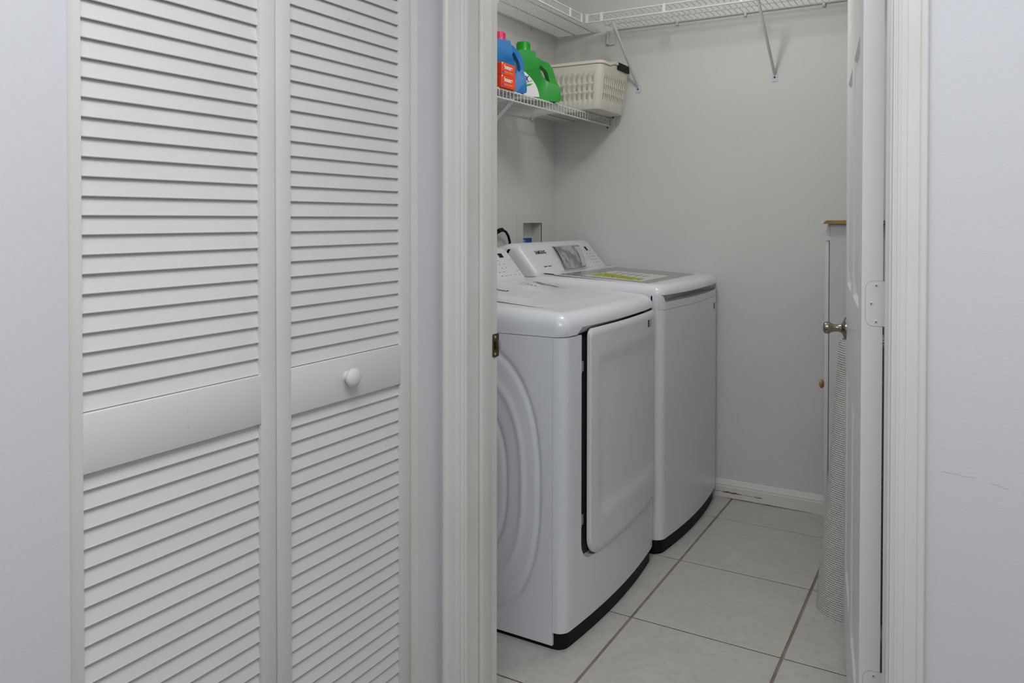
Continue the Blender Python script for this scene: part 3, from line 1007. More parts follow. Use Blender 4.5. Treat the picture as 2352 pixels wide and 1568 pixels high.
text_part('small_lettering', 'active water', 0.0095, console_pt(2.744, 0.0300, 0, 0, 0.0004), (0, 1, 0), C_UP, M_INK, wcon, width=0.068, bold=0.0003)
rows = [(3.226, 0.098, 0.021, 0.022, M_BLACK)]
for c in range(3):
    for k in range(5):
        rows.append((3.208 + 0.028 * c - k * 0.002, 0.026 + 0.017 * k, random.uniform(0.008, 0.017), 0.003, M_GINK))
console_marks(wcon, 0, 0, rows)

# manual in a clear bag taped over the console
packet = thing('manual_packet', 'grey printed manual in a clear plastic bag on the washer console', 'manual', tuple(console_pt(3.03, 0.0, 0, 0)))
def packet_mesh(y0t, y1t, y0b, y1b, v0, v1, lift, amp, seed):
    random.seed(seed)
    bm = bmesh.new()
    nu, nv = 18, 14
    g = []
    for i in range(nu + 1):
        col = []
        for j in range(nv + 1):
            t, s = i / nu, j / nv
            ya = y0b + (y0t - y0b) * s
            yb = y1b + (y1t - y1b) * s
            y = ya + (yb - ya) * t
            v = v0 + (v1 - v0) * s
            w = lift + 0.010 * math.sin(math.pi * s) * (0.4 + 0.6 * (1 - t)) + amp * (math.sin(9 * t + 3 * s) * 0.5 + math.sin(17 * t * s + 2) * 0.5)
            p = console_pt(y, min(v, 0.128), 0, 0, w)
            if v > 0.128:
                p += Vector((-1, 0, 0.05)) * (v - 0.128)
            col.append(bm.verts.new(p))
        g.append(col)
    for i in range(nu):
        for j in range(nv):
            bm.faces.new((g[i][j], g[i + 1][j], g[i + 1][j + 1], g[i][j + 1]))
    ex = bmesh.ops.extrude_face_region(bm, geom=list(bm.faces))
    for v in [q for q in ex['geom'] if isinstance(q, bmesh.types.BMVert)]:
        v.co += C_N * 0.0012
    return bm
add('booklet', packet_mesh(2.935, 3.185, 2.895, 3.095, 0.006, 0.132, 0.003, 0.0010, 2), M_PRINT, packet, angle=60)
add('plastic_bag', packet_mesh(2.918, 3.205, 2.880, 3.120, 0.000, 0.146, 0.0075, 0.0022, 3), M_FILM, packet, angle=60)
text_sheet = packet_mesh(3.110, 3.180, 3.062, 3.105, 0.012, 0.120, 0.0052, 0.0008, 5)
add('text_strip', text_sheet, M_PAPER, packet, angle=60)

# paper sheets in clear film lying on the dryer top
def loose_sheet(name, label, quad, lift, m, marks):
    cx_ = sum(p[0] for p in quad) / 4
    cy_ = sum(p[1] for p in quad) / 4
    root = thing(name, label, 'paper', (cx_, cy_, zt(cx_) + 0.0013))
    def P(t, s, h):
        a, b, c, d_ = [Vector((x, y, 0)) for x, y in quad]
        p = (a * (1 - t) + b * t) * (1 - s) + (d_ * (1 - t) + c * t) * s
        p.z = zt(p.x) + 0.0013 + lift + 0.0035 * abs(math.sin(5 * t + 2 * s)) * s + h
        return p
    bm = bmesh.new()
    n = 10
    g = [[bm.verts.new(P(i / n, j / n, 0)) for j in range(n + 1)] for i in range(n + 1)]
    for i in range(n):
        for j in range(n):
            bm.faces.new((g[i][j], g[i + 1][j], g[i + 1][j + 1], g[i][j + 1]))
    ex = bmesh.ops.extrude_face_region(bm, geom=list(bm.faces))
    for v in [q for q in ex['geom'] if isinstance(q, bmesh.types.BMVert)]:
        v.co.z += 0.0006
    add('sheet', bm, m, root, angle=60)
    for t, s, w, h in marks:
        bm = bmesh.new()
        bm.faces.new([bm.verts.new(P(*q, 0.0009)) for q in ((t, s), (t + w, s), (t + w, s + h), (t, s + h))])
        add('printed_mark', bm, M_INK, root, smooth=False)
loose_sheet('film_sheet', 'clear film sheet with dark print on the dryer top, beside the console', [(-1.50, 2.41), (-1.30, 2.36), (-1.27, 2.47), (-1.44, 2.575)], 0.0, M_FILM,
            [(0.12 + 0.075 * k, 0.60 + 0.02 * (k % 2), 0.035, 0.16) for k in range(10)] + [(0.3 + 0.1 * k, 0.25, 0.05, 0.05) for k in range(3)])
loose_sheet('film_sheet', 'clear film sheet on the dryer top, cut off by the doorway jamb', [(-1.50, 2.10), (-1.24, 2.12), (-1.28, 2.28), (-1.49, 2.33)], 0.0, M_FILM,
            [(0.35 + 0.06 * k, 0.40, 0.03, 0.12) for k in range(4)])

# ------------------------------------------------------------------ washer outlet box in the wall
ob = thing('outlet_box', 'white recessed washer outlet box in the wall above the washer', 'outlet box', (LX0, 3.128, 0.985))
bm = wall_cells(bmesh.new(), 2.992, 3.244, 0.965, 1.258, [(3.041, 3.217, 1.006, 1.219)], lambda u, d, z: Vector((LX0 + 0.005 - d, u, z)), 0.0045)
add('flange', bm, M_SKIN, ob, smooth=False)
bm = bmesh.new()
y0, y1, z0, z1, xd = 3.041, 3.217, 1.006, 1.219, LX0 - 0.048
P8 = [Vector((x, y, z)) for x in (LX0 + 0.004, xd) for y, z in ((y0, z0), (y1, z0), (y1, z1), (y0, z1))]
vv = [bm.verts.new(p) for p in P8]
for f in ((0, 1, 5, 4), (1, 2, 6, 5), (2, 3, 7, 6), (3, 0, 4, 7), (4, 5, 6, 7)):
    bm.faces.new([vv[i] for i in f])
add('box_liner', bm, M_SKIN, ob, smooth=False)
bm = B(xd + 0.002, xd + 0.004, 3.095, 3.208, 1.075, 1.148)
st = add('paper_tag', bm, M_PAPER, ob, smooth=False)
add('blue_band', B(xd + 0.004, xd + 0.0048, 3.104, 3.203, 1.119, 1.146), M_BLUEINK, st, smooth=False)
text_part('tag_number', '83', 0.022, Vector((xd + 0.0048, 3.122, 1.1235)), (0, 1, 0), (0, 0, 1), M_WHITE, st, width=0.022)
for y in (3.085, 3.17):
    bm = lathe(bmesh.new(), [(0, 0.012), (0.03, 0.012), (0.032, 0.016), (0.045, 0.016), (0.047, 0.0)], (xd + 0.025, y, 1.01), (0, 0, 1), 14)
    add('valve', bm, M_BRASS, ob)
add('drain_standpipe', tube(bmesh.new(), [(xd + 0.026, 3.128, 1.006), (xd + 0.026, 3.128, 1.03)], 0.02, 16), M_SKIN, ob)

# power cord with plug and outlet plate on the left wall
pc = thing('power_cord', 'black power cord looping behind the washer console', 'cord', (-1.78, 2.83, 1.05))
cp = [(-1.772, 2.742, 1.150), (-1.772, 2.760, 1.172), (-1.774, 2.792, 1.187), (-1.776, 2.822, 1.1895), (-1.778, 2.853, 1.180), (-1.780, 2.877, 1.160), (-1.780, 2.888, 1.135), (-1.780, 2.888, 1.112), (-1.779, 2.880, 1.086), (-1.776, 2.872, 1.06), (-1.772, 2.866, 1.02)]
fine = []
for a, b in zip(cp[:-1], cp[1:]):
    for k in range(3):
        fine.append(Vector(a).lerp(Vector(b), k / 3))
fine.append(Vector(cp[-1]))
add('cable', tube(bmesh.new(), fine, 0.0058, 8), M_BLACK, pc)
add('strain_relief', tube(bmesh.new(), [(-1.774, 2.782, 1.1835), (-1.775, 2.800, 1.1885), (-1.776, 2.818, 1.190)], 0.0095, 10), M_BLACK, pc)
add('plug', B(-1.797, -1.765, 2.715, 2.752, 1.118, 1.155, 0.006, 2), M_BLACK, pc)
op = thing('wall_outlet', 'white wall outlet plate behind the dryer console', 'outlet', (LX0, 2.735, 1.135))
add('cover_plate', B(LX0 + 0.0003, LX0 + 0.0055, 2.700, 2.770, 1.078, 1.193, 0.002, 2), M_SKIN, op)
add('socket', B(LX0 + 0.0054, LX0 + 0.0085, 2.718, 2.752, 1.118, 1.153, 0.001, 1), M_SKIN, op)

# ------------------------------------------------------------------ wire shelves
def clip(bm, x, y, z):
    box(bm, x - 0.006, x + 0.006, y - 0.006, y + 0.006, z - 0.014, z + 0.006, 0.002, 1)
SHD = 0.305
FX = LX0 + SHD              # front line of the shelves on the left wall
FYB = LYB - SHD             # front line of the shelf on the back wall
def brace(parent, top, bottom, wall_n):
    """tube from the shelf front down to a foot plate on the wall"""
    top, bottom, wn = Vector(top), Vector(bottom), Vector(wall_n)
    d = (top - bottom).normalized()
    br = add('brace', tube(bmesh.new(), [bottom + wn * 0.004, bottom + d * 0.012 + wn * 0.003, top - d * 0.01, top + Vector((0, 0, 0.004))], 0.0062, 10, radii=[0.0045, 0.0062, 0.0062, 0.0045]), M_BRACE, parent)
    side = wn.cross(Vector((0, 0, 1)))
    c = bottom + Vector((0, 0, -0.012)) + wn * 0.0015
    bm = bmesh.new()
    pts = [c + side * a * 0.0115 + Vector((0, 0, b * 0.018)) for a, b in ((-1, -1), (1, -1), (1, 1), (-1, 1))]
    loft(bm, [[p - wn * 0.0012 for p in pts], [p + wn * 0.0014 for p in pts]])
    fp = add('foot_plate', bm, M_BRACE, br, smooth=False)
    add('screw', lathe(bmesh.new(), [(0, 0.0048), (0.0015, 0.0042), (0.0025, 0.0)], c + wn * 0.0014, wn, 12), M_DGREY, br)
    return br
# lower shelf on the left wall
SZ = 1.7165
lower = thing('wire_shelf', 'short white wire shelf holding the detergent bottles and basket', 'shelf', (LX0, 2.46, SZ))
LY0, LY1 = DOOR_Y1 + 0.02, LYB - 0.008
for nm, x, z, r in (('back_rod', LX0 + 0.012, SZ - 0.004, 0.0034), ('deck_rod', LX0 + 0.11, SZ - 0.004, 0.0030), ('deck_rod', LX0 + 0.21, SZ - 0.004, 0.0030), ('front_rod', FX - 0.001, SZ - 0.0045, 0.0034), ('lip_rod', FX - 0.001, SZ - 0.036, 0.0036)):
    add(nm, tube(bmesh.new(), [(x, LY0, z), (x, LY1, z)], r, 8), M_WIRE, lower)
bm = bmesh.new()
y = LY1 - 0.006
k = 0
while y > LY0:
    tube(bm, [(LX0 + 0.006, y, SZ), (FX - 0.004, y, SZ), (FX + 0.002, y, SZ - 0.002), (FX + 0.0035, y, SZ - 0.008), (FX + 0.0035, y, SZ - 0.036)], 0.0014, 5)
    y -= 0.0254
o = add('cross_wires', bm, M_WIRE, lower)
o['kind'] = 'stuff'
# extra deck wires between the lip wires (half-inch spacing on the deck)
bm = bmesh.new()
y = LY1 - 0.0187
while y > LY0:
    tube(bm, [(LX0 + 0.006, y, SZ), (FX - 0.004, y, SZ)], 0.0013, 5)
    y -= 0.0254
o = add('deck_wires', bm, M_WIRE, lower)
o['kind'] = 'stuff'
brace(lower, (FX, 2.462, SZ - 0.033), (LX0, 2.462, SZ - 0.30), (1, 0, 0))
brace(lower, (FX, 1.80, SZ - 0.033), (LX0, 1.80, SZ - 0.30), (1, 0, 0))
bm = bmesh.new()
box(bm, FX - 0.018, FX + 0.022, LYB - 0.010, LYB - 0.0005, SZ - 0.055, SZ + 0.012, 0.003, 2)
box(bm, FX - 0.016, FX - 0.006, LYB - 0.022, LYB - 0.008, SZ - 0.052, SZ + 0.008, 0.002, 1)
eb = add('end_bracket', bm, M_WIRE, lower)
add('screw', lathe(bmesh.new(), [(0, 0.005), (0.002, 0.004), (0.0028, 0)], (FX - 0.011, LYB - 0.022, SZ - 0.044), (0, -1, 0), 12), M_DGREY, eb)
add('screw', lathe(bmesh.new(), [(0, 0.005), (0.002, 0.004), (0.0028, 0)], (FX + 0.013, LYB - 0.010, SZ + 0.006), (0, -1, 0), 12), M_DGREY, eb)
for y in (1.9, 2.3, 2.72, 3.12):
    bm = bmesh.new(); clip(bm, LX0 + 0.007, y, SZ - 0.004)
    add('wall_clip', bm, M_WIRE, lower)

# upper shelves: one on the left wall, one along the back wall
UZ = 2.141
ul = thing('wire_shelf', 'upper white wire shelf on the left wall above the detergent', 'shelf', (LX0, 2.4, UZ))
UY1 = FYB - 0.018
for nm, x, z, r in (('back_rod', LX0 + 0.012, UZ - 0.004, 0.0034), ('deck_rod', LX0 + 0.11, UZ - 0.004, 0.0030), ('deck_rod', LX0 + 0.21, UZ - 0.004, 0.0030), ('front_rod', FX, UZ - 0.0045, 0.0036), ('lip_rod', FX, UZ - 0.037, 0.0042)):
    add(nm, tube(bmesh.new(), [(x, LY0, z), (x, (LYB - 0.008) if x < FX - 0.01 else UY1, z)], r, 8), M_WIRE, ul)
bm = bmesh.new()
y = LYB - 0.015
while y > LY0:
    tube(bm, [(LX0 + 0.006, y, UZ), (FX - 0.0 if y < UY1 else FX - 0.05, y, UZ)], 0.00135, 5)
    y -= 0.0127
o = add('cross_wires', bm, M_WIRE, ul)
o['kind'] = 'stuff'
for y in (UY1 - 0.005, UY1 - 0.115, UY1 - 0.42, UY1 - 0.725, UY1 - 1.03, UY1 - 1.335):
    add('lip_post', B(FX - 0.003, FX + 0.005, y - 0.007, y + 0.007, UZ - 0.041, UZ + 0.001, 0.002, 1), M_WIRE, ul)
brace(ul, (FX, 2.44, UZ - 0.033), (LX0, 2.44, UZ - 0.30), (1, 0, 0))
brace(ul, (FX, 1.80, UZ - 0.033), (LX0, 1.80, UZ - 0.30), (1, 0, 0))
for y in (1.9, 2.3, 2.72, 3.12):
    bm = bmesh.new(); clip(bm, LX0 + 0.007, y, UZ - 0.004)
    add('wall_clip', bm, M_WIRE, ul)
ub = thing('wire_shelf', 'long upper white wire shelf running along the back wall', 'shelf', (-0.7, LYB, UZ))
BX0, BX1 = FX + 0.012, LX1 - 0.01
for nm, y, z, r in (('back_rod', LYB - 0.012, UZ - 0.004, 0.0034), ('deck_rod', LYB - 0.11, UZ - 0.004, 0.0030), ('deck_rod', LYB - 0.21, UZ - 0.004, 0.0030), ('front_rod', FYB, UZ - 0.0045, 0.0036), ('lip_rod', FYB, UZ - 0.037, 0.0042)):
    add(nm, tube(bmesh.new(), [(BX0, y, z), (BX1, y, z)], r, 8), M_WIRE, ub)
bm = bmesh.new()
x = BX0 + 0.01
while x < BX1:
    tube(bm, [(x, LYB - 0.006, UZ), (x, FYB, UZ)], 0.00135, 5)
    x += 0.0254
o = add('cross_wires', bm, M_WIRE, ub)
o['kind'] = 'stuff'
for x in (BX0 + 0.004, BX0 + 0.075, -1.127, -0.802, -0.477, -0.15):
    add('lip_post', B(x - 0.007, x + 0.007, FYB - 0.005, FYB + 0.003, UZ - 0.041, UZ + 0.001, 0.002, 1), M_WIRE, ub)
for bx in (-1.366, -0.737):
    brace(ub, (bx, FYB, UZ - 0.036), (bx, LYB, 1.859), (0, -1, 0))
bm = bmesh.new()
box(bm, FX - 0.020, FX + 0.020, LYB - 0.010, LYB - 0.0005, UZ - 0.075, UZ - 0.006, 0.003, 2)
box(bm, FX - 0.018, FX - 0.008, LYB - 0.024, LYB - 0.008, UZ - 0.072, UZ - 0.008, 0.002, 1)
add('end_bracket', bm, M_WIRE, ul)
for x in (-1.172, -0.862, -0.537, -0.22):
    bm = bmesh.new(); clip(bm, x, LYB - 0.008, UZ - 0.006)
    add('wall_clip', bm, M_WIRE, ub)

# ------------------------------------------------------------------ basket on the lower shelf
ZS = SZ + 0.0018
bk_ = thing('plastic_basket', 'cream slotted plastic basket at the end of the lower shelf', 'basket', (-1.57, 3.19, ZS))
HB = 0.208
BX0_, BX1_, BY0_, BY1_ = -1.738, -1.398, 3.030, 3.352
def breaks(a, b, n, w):
    """slot edges along one straight side: list of (position, slot starts here?)"""
    out = [(a, False)]
    for k in range(n):
        c = a + (b - a) * (k + 0.5) / n
        out += [(c - w, True), (c + w, False)]
    return out
def basket_perimeter():
    """(x, y, outward normal, kind of the column that starts here)"""
    r = 0.030
    pts = []
    def arc(cx_, cy_, a0):
        for k in range(1, 7):
            a_ = math.radians(a0 + 90 * k / 6)
            pts.append((cx_ + r * math.cos(a_), cy_ + r * math.sin(a_), math.cos(a_), math.sin(a_), ''))
    for q, sl in breaks(BY0_ + r, BY1_ - r, 11, 0.0036):          # +X side
        pts.append((BX1_, q, 1, 0, 'x' if sl else ''))
    pts.append((BX1_, BY1_ - r, 1, 0, ''))
    arc(BX1_ - r, BY1_ - r, 0)
    for q, sl in breaks(BX0_ + r, BX1_ - r, 10, 0.0062)[1:][::-1]:  # far side
        pts.append((q, BY1_, 0, 1, 'y' if not sl else ''))
    pts.append((BX0_ + r, BY1_, 0, 1, ''))
    arc(BX0_ + r, BY1_ - r, 90)
    for q, sl in breaks(BY0_ + r, BY1_ - r, 11, 0.0036)[1:][::-1]:  # wall side
        pts.append((BX0_, q, -1, 0, 'x' if not sl else ''))
    pts.append((BX0_, BY0_ + r, -1, 0, ''))
    arc(BX0_ + r, BY0_ + r, 180)
    for q, sl in breaks(BX0_ + r, BX1_ - r, 10, 0.0062)[1:]:       # near side
        pts.append((q, BY0_, 0, -1, 'y' if sl else ''))
    pts.append((BX1_ - r, BY0_, 0, -1, ''))
    arc(BX1_ - r, BY0_ + r, 270)
    pts.pop()
    return pts
PER = basket_perimeter()
def basket_pt(p, t, ins=None, dz=0.0):
    i_ = 0.026 * (1 - t) if ins is None else ins
    z = ZS + 0.012 + (HB - 0.012) * t + dz
    if p[0] > -1.46:
        z += 0.015 * sm((p[1] - 3.10) / 0.07) * sm((z - ZS - 0.15) / 0.04)
    sx = (p[0] - (BX0_ + BX1_) / 2) / ((BX1_ - BX0_) / 2)
    sy = (p[1] - (BY0_ + BY1_) / 2) / ((BY1_ - BY0_) / 2)
    return Vector((p[0] - sx * i_, p[1] - sy * i_, z))
bm = bmesh.new()
LEV = [0.0, 0.18, 0.32, 0.37, 0.51, 0.56, 0.70, 0.80, 0.9, 1.0]
OPEN_ROWS = {1: True, 3: True, 5: True}
ring_v = [[bm.verts.new(basket_pt(p, 0, 0.036, -0.010)) for p in PER], [bm.verts.new(basket_pt(p, 0, 0.029, -0.007)) for p in PER]]
ring_v += [[bm.verts.new(basket_pt(p, t)) for p in PER] for t in LEV]
np_ = len(PER)
for j in range(len(ring_v) - 1):
    for i in range(np_):
        if j >= 2 and (j - 2) in OPEN_ROWS and PER[i][4]:
            continue
        k = (i + 1) % np_
        bm.faces.new((ring_v[j][i], ring_v[j][k], ring_v[j + 1][k], ring_v[j + 1][i]))
bm.faces.new(ring_v[0])
sh_ = add('shell', bm, M_BASKET, bk_, angle=40)
so_ = sh_.modifiers.new('wall_thickness', 'SOLIDIFY')
so_.thickness = 0.0028
so_.offset = -1
bm = bmesh.new()
rim_r = [[basket_pt(p, 1.0, i_, dz) for p in PER] for i_, dz in ((-0.0005, -0.010), (-0.0045, -0.009), (-0.0050, 0.001), (-0.0030, 0.0035), (0.0020, 0.0035), (0.0036, 0.001), (0.0036, -0.006))]
loft(bm, rim_r, True, False, False)
add('rim', bm, M_BASKET, bk_, angle=50)
# black rectangle over the rim
add('rim_black', B(-1.4060, -1.3922, 3.196, 3.318, ZS + HB - 0.012, ZS + HB + 0.0200, 0.0006, 1), M_BASKBLK, bk_, smooth=False, label='black rectangle on the rim')

# ------------------------------------------------------------------ detergent bottles
def bottle(name, label, origin, rz, out, hole, depth, body_m, cap, cap_m, edge, sh, zh):
    """jug silhouette in the (y,z) plane with a handle hole; thickness along x; origin = base point"""
    root = thing(name, label, 'bottle', origin, rz)
    ox = oy = oz = 0.0
    def dense(poly, m=4):
        n = len(poly)
        pts = []
        for i in range(n):
            p0, p1, p2, p3 = [Vector((*poly[(i + k - 1) % n], 0)) for k in range(4)]
            for k in range(m):
                t = k / m
                v = 0.5 * ((2 * p1) + (p2 - p0) * t + (2 * p0 - 5 * p1 + 4 * p2 - p3) * t * t + (3 * p1 - p0 - 3 * p2 + p3) * t ** 3)
                pts.append((v.x, v.y))
        return pts
    O = dense(out)
    Hh = dense(hole)
    bm = bmesh.new()
    # build the flat face with a hole, then thickness with rounded edges via bevel
    vo = [bm.verts.new((0, oy + a, oz + b)) for a, b in O]
    vh = [bm.verts.new((0, oy + a, oz + b)) for a, b in Hh]
    eo = [bm.edges.new((vo[i], vo[(i + 1) % len(vo)])) for i in range(len(vo))]
    eh = [bm.edges.new((vh[i], vh[(i + 1) % len(vh)])) for i in range(len(vh))]
    bmesh.ops.triangle_fill(bm, edges=eo + eh, use_beauty=True)
    faces = list(bm.faces)
    ex = bmesh.ops.extrude_face_region(bm, geom=faces)
    top = [g for g in ex['geom'] if isinstance(g, bmesh.types.BMVert)]
    topset = set(top)
    for v in bm.verts:
        slim = 1 - 0.55 * sm((v.co.y - sh) / 0.03) * sm((v.co.z - zh) / 0.04)
        v.co.x = ox + (depth / 2 if v in topset else -depth / 2) * slim
    rim_e = [e for e in bm.edges if len(e.link_faces) == 2 and e.calc_face_angle(0) > 1.2]
    bmesh.ops.bevel(bm, geom=rim_e, offset=edge, segments=4, profile=0.5, affect='EDGES', clamp_overlap=True)
    add('body', bm, body_m, root, world=False, angle=50)
    cy, cz, cr, ch = cap
    prof = [(0, cr * 0.86), (0.004, cr * 0.9), (0.006, cr * 1.02), (0.010, cr * 1.02), (0.012, cr), (ch - 0.004, cr * 0.95), (ch, cr * 0.88), (ch + 0.0005, 0)]
    cp_ = add('cap', lathe(bmesh.new(), prof, (ox, oy + cy, oz + cz), (0, 0, 1), 30), cap_m, root, world=False)
    bm = bmesh.new()
    for k in range(30):
        a = 2 * math.pi * k / 30
        p = Vector((ox + math.cos(a) * cr * 0.985, oy + cy + math.sin(a) * cr * 0.985, oz + cz + 0.013))
        q = Vector((ox + math.cos(a) * cr * 0.955, oy + cy + math.sin(a) * cr * 0.955, oz + cz + ch - 0.005))
        tube(bm, [p, q], 0.0011, 4)
    o = add('cap_ribs', bm, cap_m, cp_, world=False)
    o['kind'] = 'stuff'
    return root
# green jug (s along its width, z up; local x = towards the room)
BA = math.radians(33)
g_out = [(-0.196, 0.004), (-0.15, 0.0), (-0.08, 0.0), (-0.02, 0.0), (0.010, 0.001), (0.018, 0.012), (0.0155, 0.046), (0.0055, 0.089), (-0.0069, 0.128), (-0.021, 0.150), (-0.043, 0.163), (-0.080, 0.168),
         (-0.0984, 0.1774), (-0.104, 0.196), (-0.170, 0.196), (-0.176, 0.178), (-0.188, 0.158), (-0.198, 0.12), (-0.202, 0.06), (-0.201, 0.02)]
g_hole = [(-0.082, 0.136), (-0.072, 0.1415), (-0.058, 0.1385), (-0.0404, 0.1275), (-0.0309, 0.107), (-0.0265, 0.083), (-0.0355, 0.0825), (-0.0600, 0.107)]
green = bottle('detergent_bottle', 'green detergent jug with green cap and handle on the wire shelf', (-1.5140, 2.7960, ZS), -BA, g_out, g_hole, 0.072, M_GREEN, (-0.137, 0.193, 0.0285, 0.041), M_GCAP, 0.011, -0.085, 0.055)
def flat_poly(name, pts, x, m, parent):
    bm = bmesh.new()
    loft(bm, [[Vector((x - 0.0006, y, z)) for y, z in pts], [Vector((x, y, z)) for y, z in pts]])
    return add(name, bm, m, parent, world=False, smooth=False)
LXF = 0.0366
lb = flat_poly('label', [(-0.182, 0.014), (-0.083, 0.012), (-0.0835, 0.0228), (-0.0908, 0.0451), (-0.0986, 0.0604), (-0.1123, 0.0786), (-0.1239, 0.090), (-0.1432, 0.106), (-0.160, 0.114), (-0.182, 0.110)], LXF, M_WHITE, green)
flat_poly('leaf_mark', [(-0.182, 0.042), (-0.150, 0.048), (-0.124, 0.056), (-0.112, 0.066), (-0.132, 0.062), (-0.160, 0.056), (-0.182, 0.052)], LXF + 0.0006, M_LEAF, lb)
flat_poly('outline_mark', [(-0.182, 0.0585), (-0.145, 0.0640), (-0.1145, 0.0760), (-0.1145, 0.0775), (-0.145, 0.0662), (-0.182, 0.0605)], LXF + 0.0006, M_NAVY, lb)
gm = INV[green].inverted()
g3 = gm.to_3x3()
text_part('label_letter', 'X', 0.030, gm @ Vector((LXF + 0.0002, -0.150, 0.0715)), g3 @ Vector((0, 1, 0)), (0, 0, 1), M_NAVY, lb, width=0.020, shear=0.15, bold=0.0012)
# blue jug
b_out = [(-0.174, 0.004), (-0.12, 0.0), (-0.06, 0.0), (-0.02, 0.0), (0.006, 0.001), (0.0125, 0.010), (0.011, 0.040), (0.0080, 0.077), (0.0098, 0.105), (0.0043, 0.133), (-0.009, 0.1565), (-0.029, 0.1710),
         (-0.0534, 0.1806), (-0.060, 0.195), (-0.120, 0.195), (-0.128, 0.180), (-0.150, 0.163), (-0.170, 0.13), (-0.178, 0.06), (-0.178, 0.02)]
b_hole = [(-0.0485, 0.141), (-0.0440, 0.1515), (-0.0380, 0.1525), (-0.0269, 0.1426), (-0.0136, 0.1236), (-0.0080, 0.1039), (-0.0071, 0.0897), (-0.0135, 0.0830), (-0.0225, 0.0984), (-0.0357, 0.1176)]
blue = bottle('detergent_bottle', 'blue detergent jug with pink cap behind the red cartons', (-1.5225, 2.5470, ZS), -math.radians(35), b_out, b_hole, 0.066, M_BLUE, (-0.0905, 0.192, 0.0265, 0.037), M_PINK, 0.010, -0.050, 0.050)
# two dryer-sheet cartons stacked at the shelf edge
def carton(label, z0, dy, rot):
    c = thing('dryer_sheet_carton', label, 'box', (-1.512, 2.412 + dy, z0), rot, group='red cartons on the shelf')
    add('box', B(-0.0195, 0.0195, -0.050, 0.050, 0, 0.0455, 0.0012, 1), M_RED, c, world=False, smooth=False)
    add('end_flap', B(-0.0165, 0.0165, -0.0512, -0.0498, 0.003, 0.0425, 0.0004, 1), M_RED2, c, world=False, smooth=False)
    INVs = INV[c]
    mw = INVs.inverted()
    R3 = mw.to_3x3()
    text_part('lettering', 'bounce', 0.022, mw @ Vector((0.0197, -0.031, 0.0225)), R3 @ Vector((0, 1, 0)), (0, 0, 1), M_WHITE, c, width=0.060, bold=0.0009)
    text_part('fine_print', 'dryer sheets', 0.009, mw @ Vector((0.0197, -0.030, 0.008)), R3 @ Vector((0, 1, 0)), (0, 0, 1), M_PAPER, c, width=0.060)
    bm = bmesh.new()
    lathe(bm, [(0, 0.0052), (0.0008, 0.005), (0.0009, 0)], mw @ Vector((0.0195, -0.040, 0.011)), R3 @ Vector((1, 0, 0)), 14)
    add('blue_dot', bm, M_BLUEINK, c)
    bm = bmesh.new()
    bm.faces.new([bm.verts.new(mw @ Vector((0.0199, y, z))) for y, z in ((-0.049, 0.0445), (-0.040, 0.0445), (-0.045, 0.035))])
    add('corner_mark', bm, M_WHITE, c, smooth=False)
carton('orange red dryer-sheet carton, lower of the two stacked at the shelf edge', ZS, 0.0, 0.0)
carton('orange red dryer-sheet carton, upper of the two stacked at the shelf edge', ZS + 0.0457, -0.001, 0.03)

# ------------------------------------------------------------------ cabinet with oak top behind the open door
cab = thing('cabinet', 'white cabinet with oak top standing behind the open door', 'cabinet', (-0.20, 2.95, 0))
add('body', B(-0.414, -0.02, 2.735, 3.200, 0.0, 1.2215, 0.002, 1), M_CAB, cab)
top = bmesh.new()
prof = [(-0.436, 1.2222), (-0.433, 1.2228), (-0.4265, 1.2320), (-0.420, 1.2345), (-0.01, 1.2345), (-0.01, 1.2222)]
extrude_profile(top, prof, lambda u, v, h: Vector((u, h, v)), 2.718, 3.215)
add('oak_top', top, M_OAK, cab, label='oak wood top')
cr_ = bmesh.new()
extrude_profile(cr_, [(-0.414, 1.2220), (-0.420, 1.2220), (-0.424, 1.205), (-0.436, 1.190), (-0.438, 1.184), (-0.414, 1.180)], lambda u, v, h: Vector((u, h, v)), 2.735, 3.200)
add('crown_moulding', cr_, M_CAB, cab)
cd = add('cabinet_door', B(-0.4310, -0.4175, 2.745, 3.190, 0.070, 1.165, 0.003, 2), M_CAB, cab)
add('door_knob', lathe(bmesh.new(), [(0, 0.006), (0.006, 0.006), (0.009, 0.011), (0.013, 0.0155), (0.017, 0.0155), (0.021, 0.010), (0.0235, 0.0)], (-0.4310, 2.790, 0.666), (-1, 0, 0), 22), M_AMBER, cd, label='amber wooden knob')

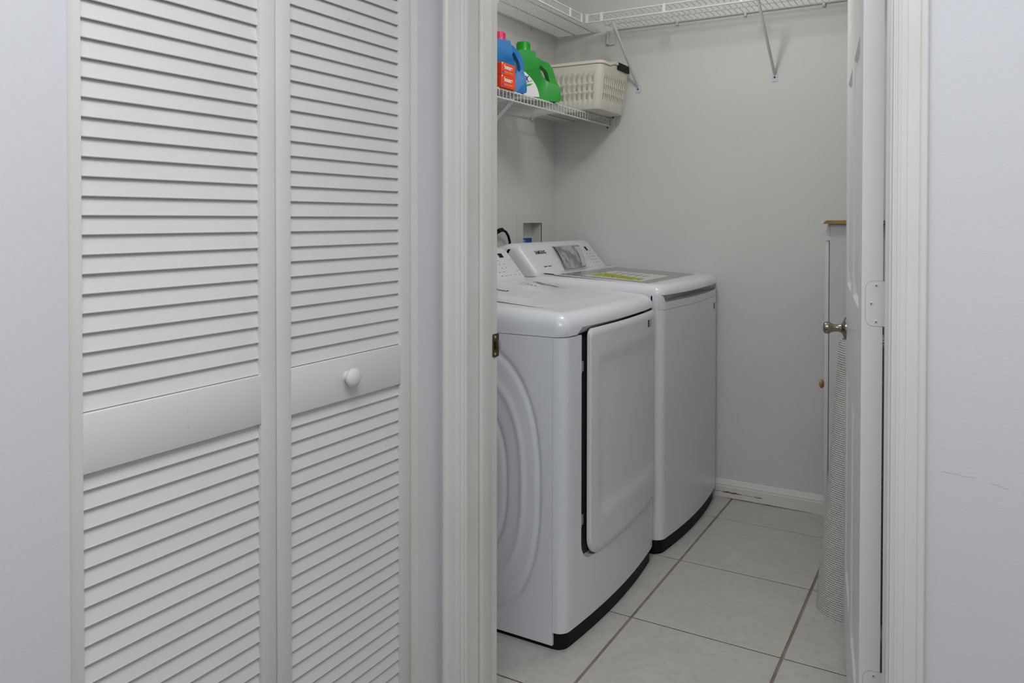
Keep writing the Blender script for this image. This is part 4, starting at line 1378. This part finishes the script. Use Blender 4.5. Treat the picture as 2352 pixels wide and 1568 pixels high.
# ------------------------------------------------------------------ rolled rug leaning on the cabinet
rug = thing('rolled_rug', 'cream loop rug rolled up and leaning on the cabinet', 'rug', (-0.325, 2.580, 0))
def rug_mesh():
    bm = bmesh.new()
    uvl = bm.loops.layers.uv.new('UVMap')
    H = 0.845
    turns, r0, r1 = 4.2, 0.020, 0.1125
    n = 150
    th = 0.0115
    cen = []
    s = 0.0
    L = []
    prevp = None
    for k in range(n + 1):
        t = k / n
        a = 2 * math.pi * turns * t - 0.30
        r = r0 + (r1 - th - r0) * t
        p = (r * math.cos(a), r * math.sin(a), math.cos(a), math.sin(a))
        if prevp:
            s += math.hypot(p[0] - prevp[0], p[1] - prevp[1])
        prevp = p
        cen.append(p); L.append(s)
    nzr = 10
    def P(k, side, j):
        x, y, cx_, cy_ = cen[k]
        h = j / nzr
        d = th if side else 0.0
        z = h * H
        e = 0.0
        shr = 1.0 - 0.14 * h
        x2, y2 = (x + cx_ * (d - e)) * shr, (y + cy_ * (d - e)) * shr
        wob = 0.004 * math.sin(3 * h + 4 * math.atan2(y, x))
        zz = z + (0.012 * math.sin(2 * math.pi * turns * k / n * 0.37) * h) if j == nzr else z
        return Vector((x2 + 0.048 * h + wob * h, y2 + 0.040 * h, zz))
    g = {}
    for k in range(n + 1):
        for side in (0, 1):
            for j in range(nzr + 1):
                g[k, side, j] = bm.verts.new(P(k, side, j))
    def face(ids, uvs):
        f = bm.faces.new([g[i] for i in ids])
        for l, uv in zip(f.loops, uvs):
            l[uvl].uv = uv
    for k in range(n):
        for j in range(nzr):
            z0, z1 = H * j / nzr, H * (j + 1) / nzr
            face([(k, 1, j), (k + 1, 1, j), (k + 1, 1, j + 1), (k, 1, j + 1)], [(L[k], z0), (L[k + 1], z0), (L[k + 1], z1), (L[k], z1)])
            face([(k, 0, j), (k, 0, j + 1), (k + 1, 0, j + 1), (k + 1, 0, j)], [(L[k], z0), (L[k], z1), (L[k + 1], z1), (L[k + 1], z0)])
        for j in (0, nzr):
            face([(k, 0, j), (k + 1, 0, j), (k + 1, 1, j), (k, 1, j)], [(L[k], 0), (L[k + 1], 0), (L[k + 1], th), (L[k], th)])
    for k in (0, n):
        for j in range(nzr):
            face([(k, 0, j), (k, 1, j), (k, 1, j + 1), (k, 0, j + 1)], [(0, H * j / nzr), (th, H * j / nzr), (th, H * (j + 1) / nzr), (0, H * (j + 1) / nzr)])
    return bm
bm = rug_mesh()
add('roll', bm, M_RUG, rug, world=False, angle=60)
bm = bmesh.new()
random.seed(9)
for k in range(5):
    a = -1.1 - 0.25 * k
    p = Vector((0.1125 * math.cos(a), 0.1125 * math.sin(a), 0.006))
    tube(bm, [p, p + Vector((random.uniform(-0.006, 0.002), random.uniform(-0.012, -0.006), -0.004))], 0.0009, 4)
o = add('loose_threads', bm, M_WIRE, rug, world=False)
o['kind'] = 'stuff'

# ------------------------------------------------------------------ ceiling fixtures, out of view: added hall fill and laundry lamp
hl = thing('ceiling_light', 'white square frame of an added hallway fill light, unseen above the camera', 'ceiling light', (HALL_FILL[0], HALL_FILL[1], CEIL))
hx, hy = HALL_FILL[0], HALL_FILL[1]
bm = wall_cells(bmesh.new(), hx - 0.56, hx + 0.56, hy - 0.56, hy + 0.56, [(hx - 0.53, hx + 0.53, hy - 0.53, hy + 0.53)], lambda u, d, z: Vector((u, z, CEIL - 0.001 - d)), 0.08)
add('frame', bm, M_TRIM, hl, smooth=False)
ll = thing('ceiling_light', 'small white laundry ceiling light, out of view above the shelf', 'ceiling light', (LAUNDRY_LAMP[0], LAUNDRY_LAMP[1], CEIL))
add('canopy', lathe(bmesh.new(), [(0, 0.06), (0.02, 0.055), (0.03, 0.02), (0.06, 0.018), (0.061, 0)], (LAUNDRY_LAMP[0], LAUNDRY_LAMP[1], CEIL - 0.0005), (0, 0, -1), 24), M_TRIM, ll)
